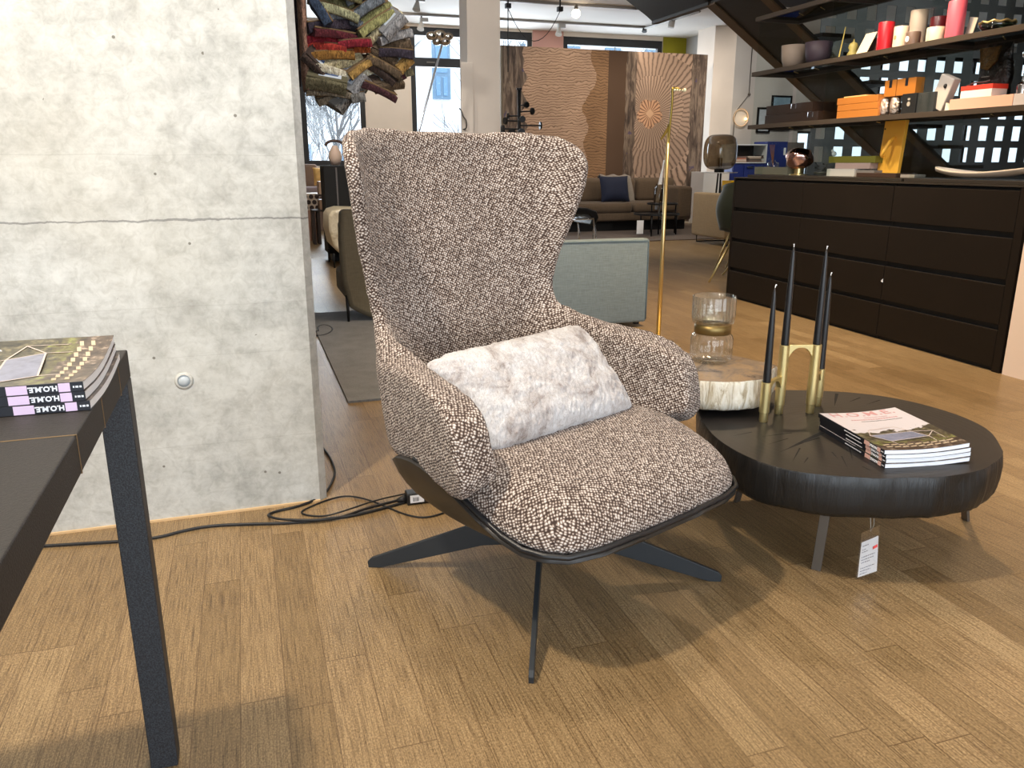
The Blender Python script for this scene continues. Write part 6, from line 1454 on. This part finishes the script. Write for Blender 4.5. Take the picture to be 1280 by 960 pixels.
# ------------------------------------------------------------------ left rear: day bed, cabinet, cream armchair
dY = 12.6
M_GRS = m_weave('mauve_grey_fabric', srgb(128, 108, 96), .12)
da, db = at_y(378, 230, dY).x, at_y(440, 230, dY).x; dz1 = at_y(390, 205, dY+.5).z; dzs = at_y(390, 234, dY).z
db_ = thing('sofa', 'taupe sofa under the left far window with an orange cushion', 'sofa', ((da+db)/2-.4, dY+.3, 0))
build('seat_cushion', MB().rbox(da-.6, db, dY, dY+.7, dzs-.16, dzs, .04), m_weave('lilac_grey_seat', srgb(158, 142, 144), .1), db_, smooth=True); build('backrest', MB().rbox(da-.6, at_y(397, 220, dY+.6).x, dY+.55, dY+.75, .2, dz1, .05), M_GRS, db_, smooth=True)
build('base', MB().box(da-.6, db, dY+.03, dY+.7, .0, dzs-.165), M_GRS, db_)
cc_ = at_y(397, 226, dY+.3); single('cushion', cush((cc_.x+.06, dY+.3, dzs+.15), .24, .28, .07, rad(18)), plain('amber_cushion', srgb(244, 194, 118), .8, var=.15, vscale=14), 'amber orange cushion on the taupe sofa', 'cushion', smooth=True)
# honeycomb wine crate
hY = 11.0; ha, hb_, hz0, hz1 = at_y(374, 250, hY).x, at_y(400, 250, hY).x, at_y(390, 263, hY).z, at_y(390, 242, hY).z
hc_ = thing('honeycomb_box', 'pale box with a honeycomb front of round dark holes', 'box', ((ha+hb_)/2, hY, 0))
build('box', MB().box(ha, hb_, hY, hY+.35, hz0, hz1), col('pale_plaster_box', 214, 196, 176), hc_)
build('stand', MB().box(ha+.02, hb_-.02, hY+.03, hY+.3, 0, hz0-.001), col('rose_stand', 168, 128, 108), hc_)
hr = (hz1-hz0)/6.6
for j in range(3):
    for i in range(5):
        x_ = hb_-hr*1.2-i*hr*2.25-(hr*1.1 if j % 2 else 0)
        if x_-hr > ha: build('hole', MB().lathe([(.001, 0), (hr*.88, 0), (hr*.88, .012), (.001, .012)], (0, 0, 0), 20, cap=False), col('dark_hole', 48, 30, 26) if (i, j) == (0, 0) else bpy.data.materials['dark_hole'], hc_, world=False).matrix_local = Matrix.Translation(Vector((x_, hY-.004, hz0+hr*1.1+j*hr*2.15))-Vector(hc_.location)) @ Matrix.Rotation(PI/2, 4, 'X')
for (a_, b_, c_, d_, Y_, cl_, lb) in ((398, 406, 227, 243, 10.5, (190, 158, 130), 'upper pale brown carton beside the black cabinet'), (399, 407, 250, 262, 10.5, (150, 118, 94), 'lower brown carton beside the black cabinet')):
    p_, q_ = at_y(a_, c_, Y_), at_y(b_, d_, Y_); tname = 'carton_%d' % c_
    single('carton', MB().box(p_.x, q_.x, Y_, Y_+.25, q_.z, p_.z), col(tname, *cl_), lb, 'box', bevel=.003)
Y_ = 10.48; p_, q_ = at_y(390, 262, Y_), at_y(407, 292, Y_)
lt = thing('low_table', 'low dark wooden bench carrying the brown cartons', 'bench', ((p_.x+q_.x)/2, Y_+.15, 0))
build('bench_top', MB().box(p_.x, q_.x+.12, Y_, Y_+.3, at_y(400, 262.5, Y_).z-.02, at_y(400, 262.5, Y_).z-.001), col('dark_bench_wood', 46, 34, 28), lt)
for x_ in (p_.x, p_.x+.06, q_.x+.05): build('leg', MB().box(x_, x_+.035, Y_+.02, Y_+.27, 0, at_y(400, 262.5, Y_).z-.021), bpy.data.materials['dark_bench_wood'], lt)
Y_ = 10.46; z_lo = at_y(402, 250, 10.5).z; build('mid_shelf', MB().box(p_.x+.08, q_.x+.02, 10.5, 10.74, at_y(402, 243.3, 10.5).z-.018, at_y(402, 243.3, 10.5).z-.002), bpy.data.materials['dark_bench_wood'], lt)
# black cabinet and jug
kY = 8.6; ka, kzt, kzb = at_y(404, 207, kY).x, at_y(412, 207, kY).z, at_y(412, 268, kY).z
kb_ = thing('cabinet', 'tall black cabinet between the far window and the wing chair', 'cabinet', (ka+.4, kY+.2, 0))
build('body', MB().box(ka, ka+.9, kY, kY+.4, .08, kzt), plain('black_lacquer_box', srgb(13, 12, 12), .7), kb_, bevel=.004)
build('plinth', MB().box(ka+.04, ka+.86, kY+.03, kY+.38, 0, .08), M_BLACKM, kb_)
build('door_edge', MB().box(ka+.12, ka+.135, kY-.006, kY, .1, kzt-.02), plain('grey_door_edge', srgb(96, 88, 84), .4), kb_)
jc = at_y(419, 195, kY+.2); jr = jc.x-at_y(410.5, 195, kY+.2).x; jh = at_y(419, 180, kY+.2).z-kzt
jg = thing('ceramic_jug', 'rounded pale pink ceramic vessel with a dark rope handle on the black cabinet', 'vase', (jc.x, kY+.2, kzt))
build('vessel', MB().lathe([(.001, 0), (jr*.6, 0), (jr, jh*.32), (jr*.86, jh*.62), (jr*.45, jh*.86), (jr*.4, jh*.92), (.001, jh*.9)], (jc.x, kY+.2, kzt+.001), 28, cap=False), col('pale_pink_clay', 220, 192, 172, rough=.6), jg, smooth=True)
build('handle', MB().tube([(jc.x+.07*cos(a_)*1.3, kY+.2, kzt+jh*.92+.05*sin(a_)) for a_ in [PI*k/10 for k in range(11)]] , .014, 8), col('dark_rope', 70, 46, 36), jg, smooth=True)
# cream leather armchair
cY = 8.0; cp = [at_y(x, y, cY) for x, y in ((411, 270), (415, 264), (425, 261), (470, 262), (470, 325), (430, 322), (416, 308), (411, 288))]
ca = thing('armchair', 'cream leather armchair with a soft shiny cover behind the olive armchair', 'armchair', (cp[0].x+.35, cY+.3, 0))
M_CRM = NT('cream_leather'); M_CRM.color(srgb(232, 216, 184)); M_CRM.set(Roughness=.3); M_CRM.bump(M_CRM.noise(M_CRM.coord(), 11, 4), .9, .03)
zlo = max(.1, min(p.z for p in cp)); cp = [Vector((p.x, p.y, max(p.z, .1))) for p in cp]
build('upholstery', MB().prism(cp, (0, .6, 0)), M_CRM.m, ca, bevel=.03, smooth=True, auto=60)
for x_ in (cp[6].x+.01, cp[4].x-.05):
    for y_ in (cY+.05, cY+.55): build('leg', MB().tube([(x_, y_, 0), (x_, y_, .14)], [.009, .013], 8), M_BLACKM, ca, smooth=True)

# ------------------------------------------------------------------ chrome arc lamp, coat rack
cYl = 8.4
q0, q1, q2 = at_y(524, 166, cYl), at_y(553, 60, cYl), at_y(548, 45, cYl)
dl = (q1-q0); q00 = q0 - dl*(q0.z-.03)/dl.z
al = thing('floor_lamp', 'tall chrome floor lamp with a cluster of mirrored heads in front of the far window', 'floor lamp', (q00.x, cYl, 0))
build('base', MB().lathe([(.001, 0), (.17, 0), (.17, .02), (.02, .03), (.001, .03)], (q00.x, cYl, 0), 36, cap=False), M_CHROME, al, smooth=True, auto=40)
build('rod', MB().tube([q00, q1+Vector((0, 0, .04))], .011, 10), plain('satin_aluminium', srgb(196, 200, 206), .3, .8), al, smooth=True)
for (px, py, r) in ((549, 44, .062), (539, 45, .05), (560, 46, .045), (546, 52, .045), (556, 52, .05)):
    c_ = at_y(px, py, cYl+random.uniform(-.04, .04)); hd = build('lamp_head', MB().ball(c_, r*1.1, r, r*.8, 16), M_CHROME, al, smooth=True)
    build('rim', MB().tube([c_+Vector((r*.9*cos(2*PI*k/20), -r*.6, r*.6*sin(2*PI*k/20))) for k in range(20)], .008, 6, close=True), plain('bronze_rim', srgb(110, 92, 72), .3, .8) if 'bronze_rim' not in bpy.data.materials else bpy.data.materials['bronze_rim'], hd, smooth=True)
tY = 8.8
t0, t1 = at_y(649, 112, tY), at_y(649, 165, tY)
cr = thing('coat_stand', 'black coat stand with round disc pegs in front of the tapestry', 'coat stand', (t0.x, tY, 0))
build('pole', MB().tube([(t0.x, tY, .02), (t0.x, tY, t0.z)], .018, 12), M_BLACKM, cr, smooth=True)
build('base', MB().lathe([(.001, 0), (.2, 0), (.2, .015), (.001, .02)], (t0.x, tY, 0), 32, cap=False), M_BLACKM, cr, smooth=True, auto=40)
build('top_disc', MB().lathe([(.001, 0), (.03, 0), (.032, .02), (.001, .025)], (t0.x, tY, t0.z-.005), 20, cap=False), M_BLACKM, cr, smooth=True, auto=40)
for (px, py, dy_, r) in ((658, 131, -.12, .034), (665, 139, -.14, .038), (636, 145, .06, .034), (632, 151, -.05, .04), (653, 149, -.16, .036), (675, 157, -.02, .042), (629, 161, -.03, .042), (640, 165, -.16, .04), (652, 165, -.18, .04)):
    e = at_y(px, py, tY+dy_); b_ = Vector((t0.x, tY, e.z)); d_ = (e-b_).normalized()
    pg = build('peg', MB().tube([b_, e], .008, 8), M_BLACKM, cr, smooth=True)
    build('disc', MB().tube([e-d_*.003, e+d_*.015], [r, r*.92], 20), M_BLACKM, pg, smooth=True, auto=40)

# ------------------------------------------------------------------ ceiling: light tracks, spots, pendant cable
def rail(pa, pb, nm, lb):
    t = single('light_track', MB().tube([pa, pb], .018, 4), M_STEEL, lb, 'light track', 'ceiling light tracks'); return t
def on_ceiling(px, py, dz=0): return at_z(px, py, ZC-dz)
ra, rb = on_ceiling(450, 3, .06), on_ceiling(800, 11, .06)
yr = (ra.y+rb.y)/2; yr1 = at_z(625, 1, ZC-.03).y; yr2 = at_z(625, 25, ZC-.03).y
for y_, xa_, xb_, lb in ((yr1, at_z(560, 0, ZC-.03).x-.6, at_z(800, 11, ZC-.03).x, 'nearer ceiling light track, with the glowing bulb'), (yr2, at_z(520, 22, ZC-.03).x-1.2, at_z(803, 36, ZC-.03).x, 'farther ceiling light track along the window wall')):
    single('light_track', MB().box(xa_, xb_, y_-.018, y_+.018, ZC-.036, ZC-.001), col('grey_track', 150, 146, 142, rough=.5) if 'grey_track' not in bpy.data.materials else bpy.data.materials['grey_track'], lb, 'light track')
e0, e1 = at_z(806, 35, ZC-.04), at_z(875, 14, ZC-.04)
single('light_track', MB().tube([e0, e1], .02, 4), M_STEEL, 'short grey light track running under the stairs soffit', 'light track')
def spotlight(px, py, Y, lb, m, s=1.0, up=None):
    c_ = at_y(px, py, Y)
    t = thing('track_spotlight', lb, 'spotlight', (c_.x, Y, c_.z), 0, 'ceiling track spotlights')
    build('stem', MB().box(c_.x-.012, c_.x+.012, Y-.012, Y+.012, c_.z+.03*s, ZC-.037), M_STEEL, t)
    build('gear_box', MB().box(c_.x-.02*s, c_.x+.10*s, Y-.03, Y+.03, c_.z+.05*s, c_.z+.11*s), col('silver_gear', 150, 148, 146, rough=.4) if 'silver_gear' not in bpy.data.materials else bpy.data.materials['silver_gear'], t)
    d_ = Vector((-.25, -.35, -1)).normalized(); mb = MB(); p_ = c_+Vector((0, 0, .05*s))
    mb.tube([p_, p_+d_*.05*s, p_+d_*.12*s], [.022*s, .035*s, .055*s], 18); build('reflector', mb, m, t, smooth=True, auto=40)
    return t
M_REFL = col('reflector_grey', 176, 172, 166, rough=.3)
spotlight(522, 7, yr1, 'grey track spotlight cut by the top edge above the window', M_REFL, 1.0)
spotlight(527, 32, yr2, 'grey track spotlight just in front of the far window frame', M_REFL, 1.0)
spotlight(699, 39, yr2, 'grey track spotlight in front of the pink wall', M_REFL, 1.0)
spotlight(806, 36, yr2, 'dark track spotlight at the corner of the tracks', M_BLACKM, .8)
c_ = at_y(840, 32, e0.y*.5+e1.y*.5); t = thing('track_spotlight', 'light grey cylinder spotlight on the short track under the stairs', 'spotlight', c_, 0, 'ceiling track spotlights')
build('body', MB().tube([c_+Vector((0, 0, .10)), c_-Vector((.02, 0, .03))], .05, 20), col('light_grey_spot', 170, 168, 166), t, smooth=True, auto=40); build('bracket', MB().box(c_.x-.015, c_.x+.015, c_.y-.015, c_.y+.015, c_.z+.1, ZC-.02), M_STEEL, t)
bc_p = at_y(720, 17, yr1); t = thing('pendant_bulb', 'glowing globe bulb hanging from the nearer ceiling track', 'lamp', bc_p)
build('bulb', MB().ball(bc_p, .062, n=20), glow('lit_bulb', srgb(255, 236, 205), 9), t, smooth=True); build('socket', MB().tube([bc_p+Vector((0, 0, .055)), bc_p+Vector((0, 0, .12))], [.03, .024], 14), M_STEEL, t, smooth=True, auto=40); build('stem', MB().tube([bc_p+Vector((0, 0, .12)), (bc_p.x, bc_p.y, ZC-.037)], .008, 8), M_STEEL, t)
pY = 9.6; a_, b_ = at_y(635, 8, pY), at_y(700, 7, pY); dn = at_y(634, 90, pY)
t = thing('pendant_cable', 'black pendant cable draped between two ceiling hooks above the tapestry', 'cable', (a_.x, pY, dn.z))
for q_ in (a_, b_): build('ceiling_cup', MB().box(q_.x-.03, q_.x+.03, pY-.03, pY+.03, a_.z-.02, a_.z+.03), M_BLACKM, t)
build('cord', MB().tube([(a_.x, pY, dn.z), (a_.x, pY, a_.z)], .006, 6).tube([(a_.x+(b_.x-a_.x)*k/12, pY, a_.z-.02-.34*(1-(2*k/12-1)**2)) for k in range(13)], .004, 6), M_BLACKM, t)
build('cup_stem', MB().box(a_.x-.008, a_.x+.008, pY-.008, pY+.008, a_.z+.03, ZC).box(b_.x-.008, b_.x+.008, pY-.008, pY+.008, a_.z+.03, ZC), M_BLACKM, t)
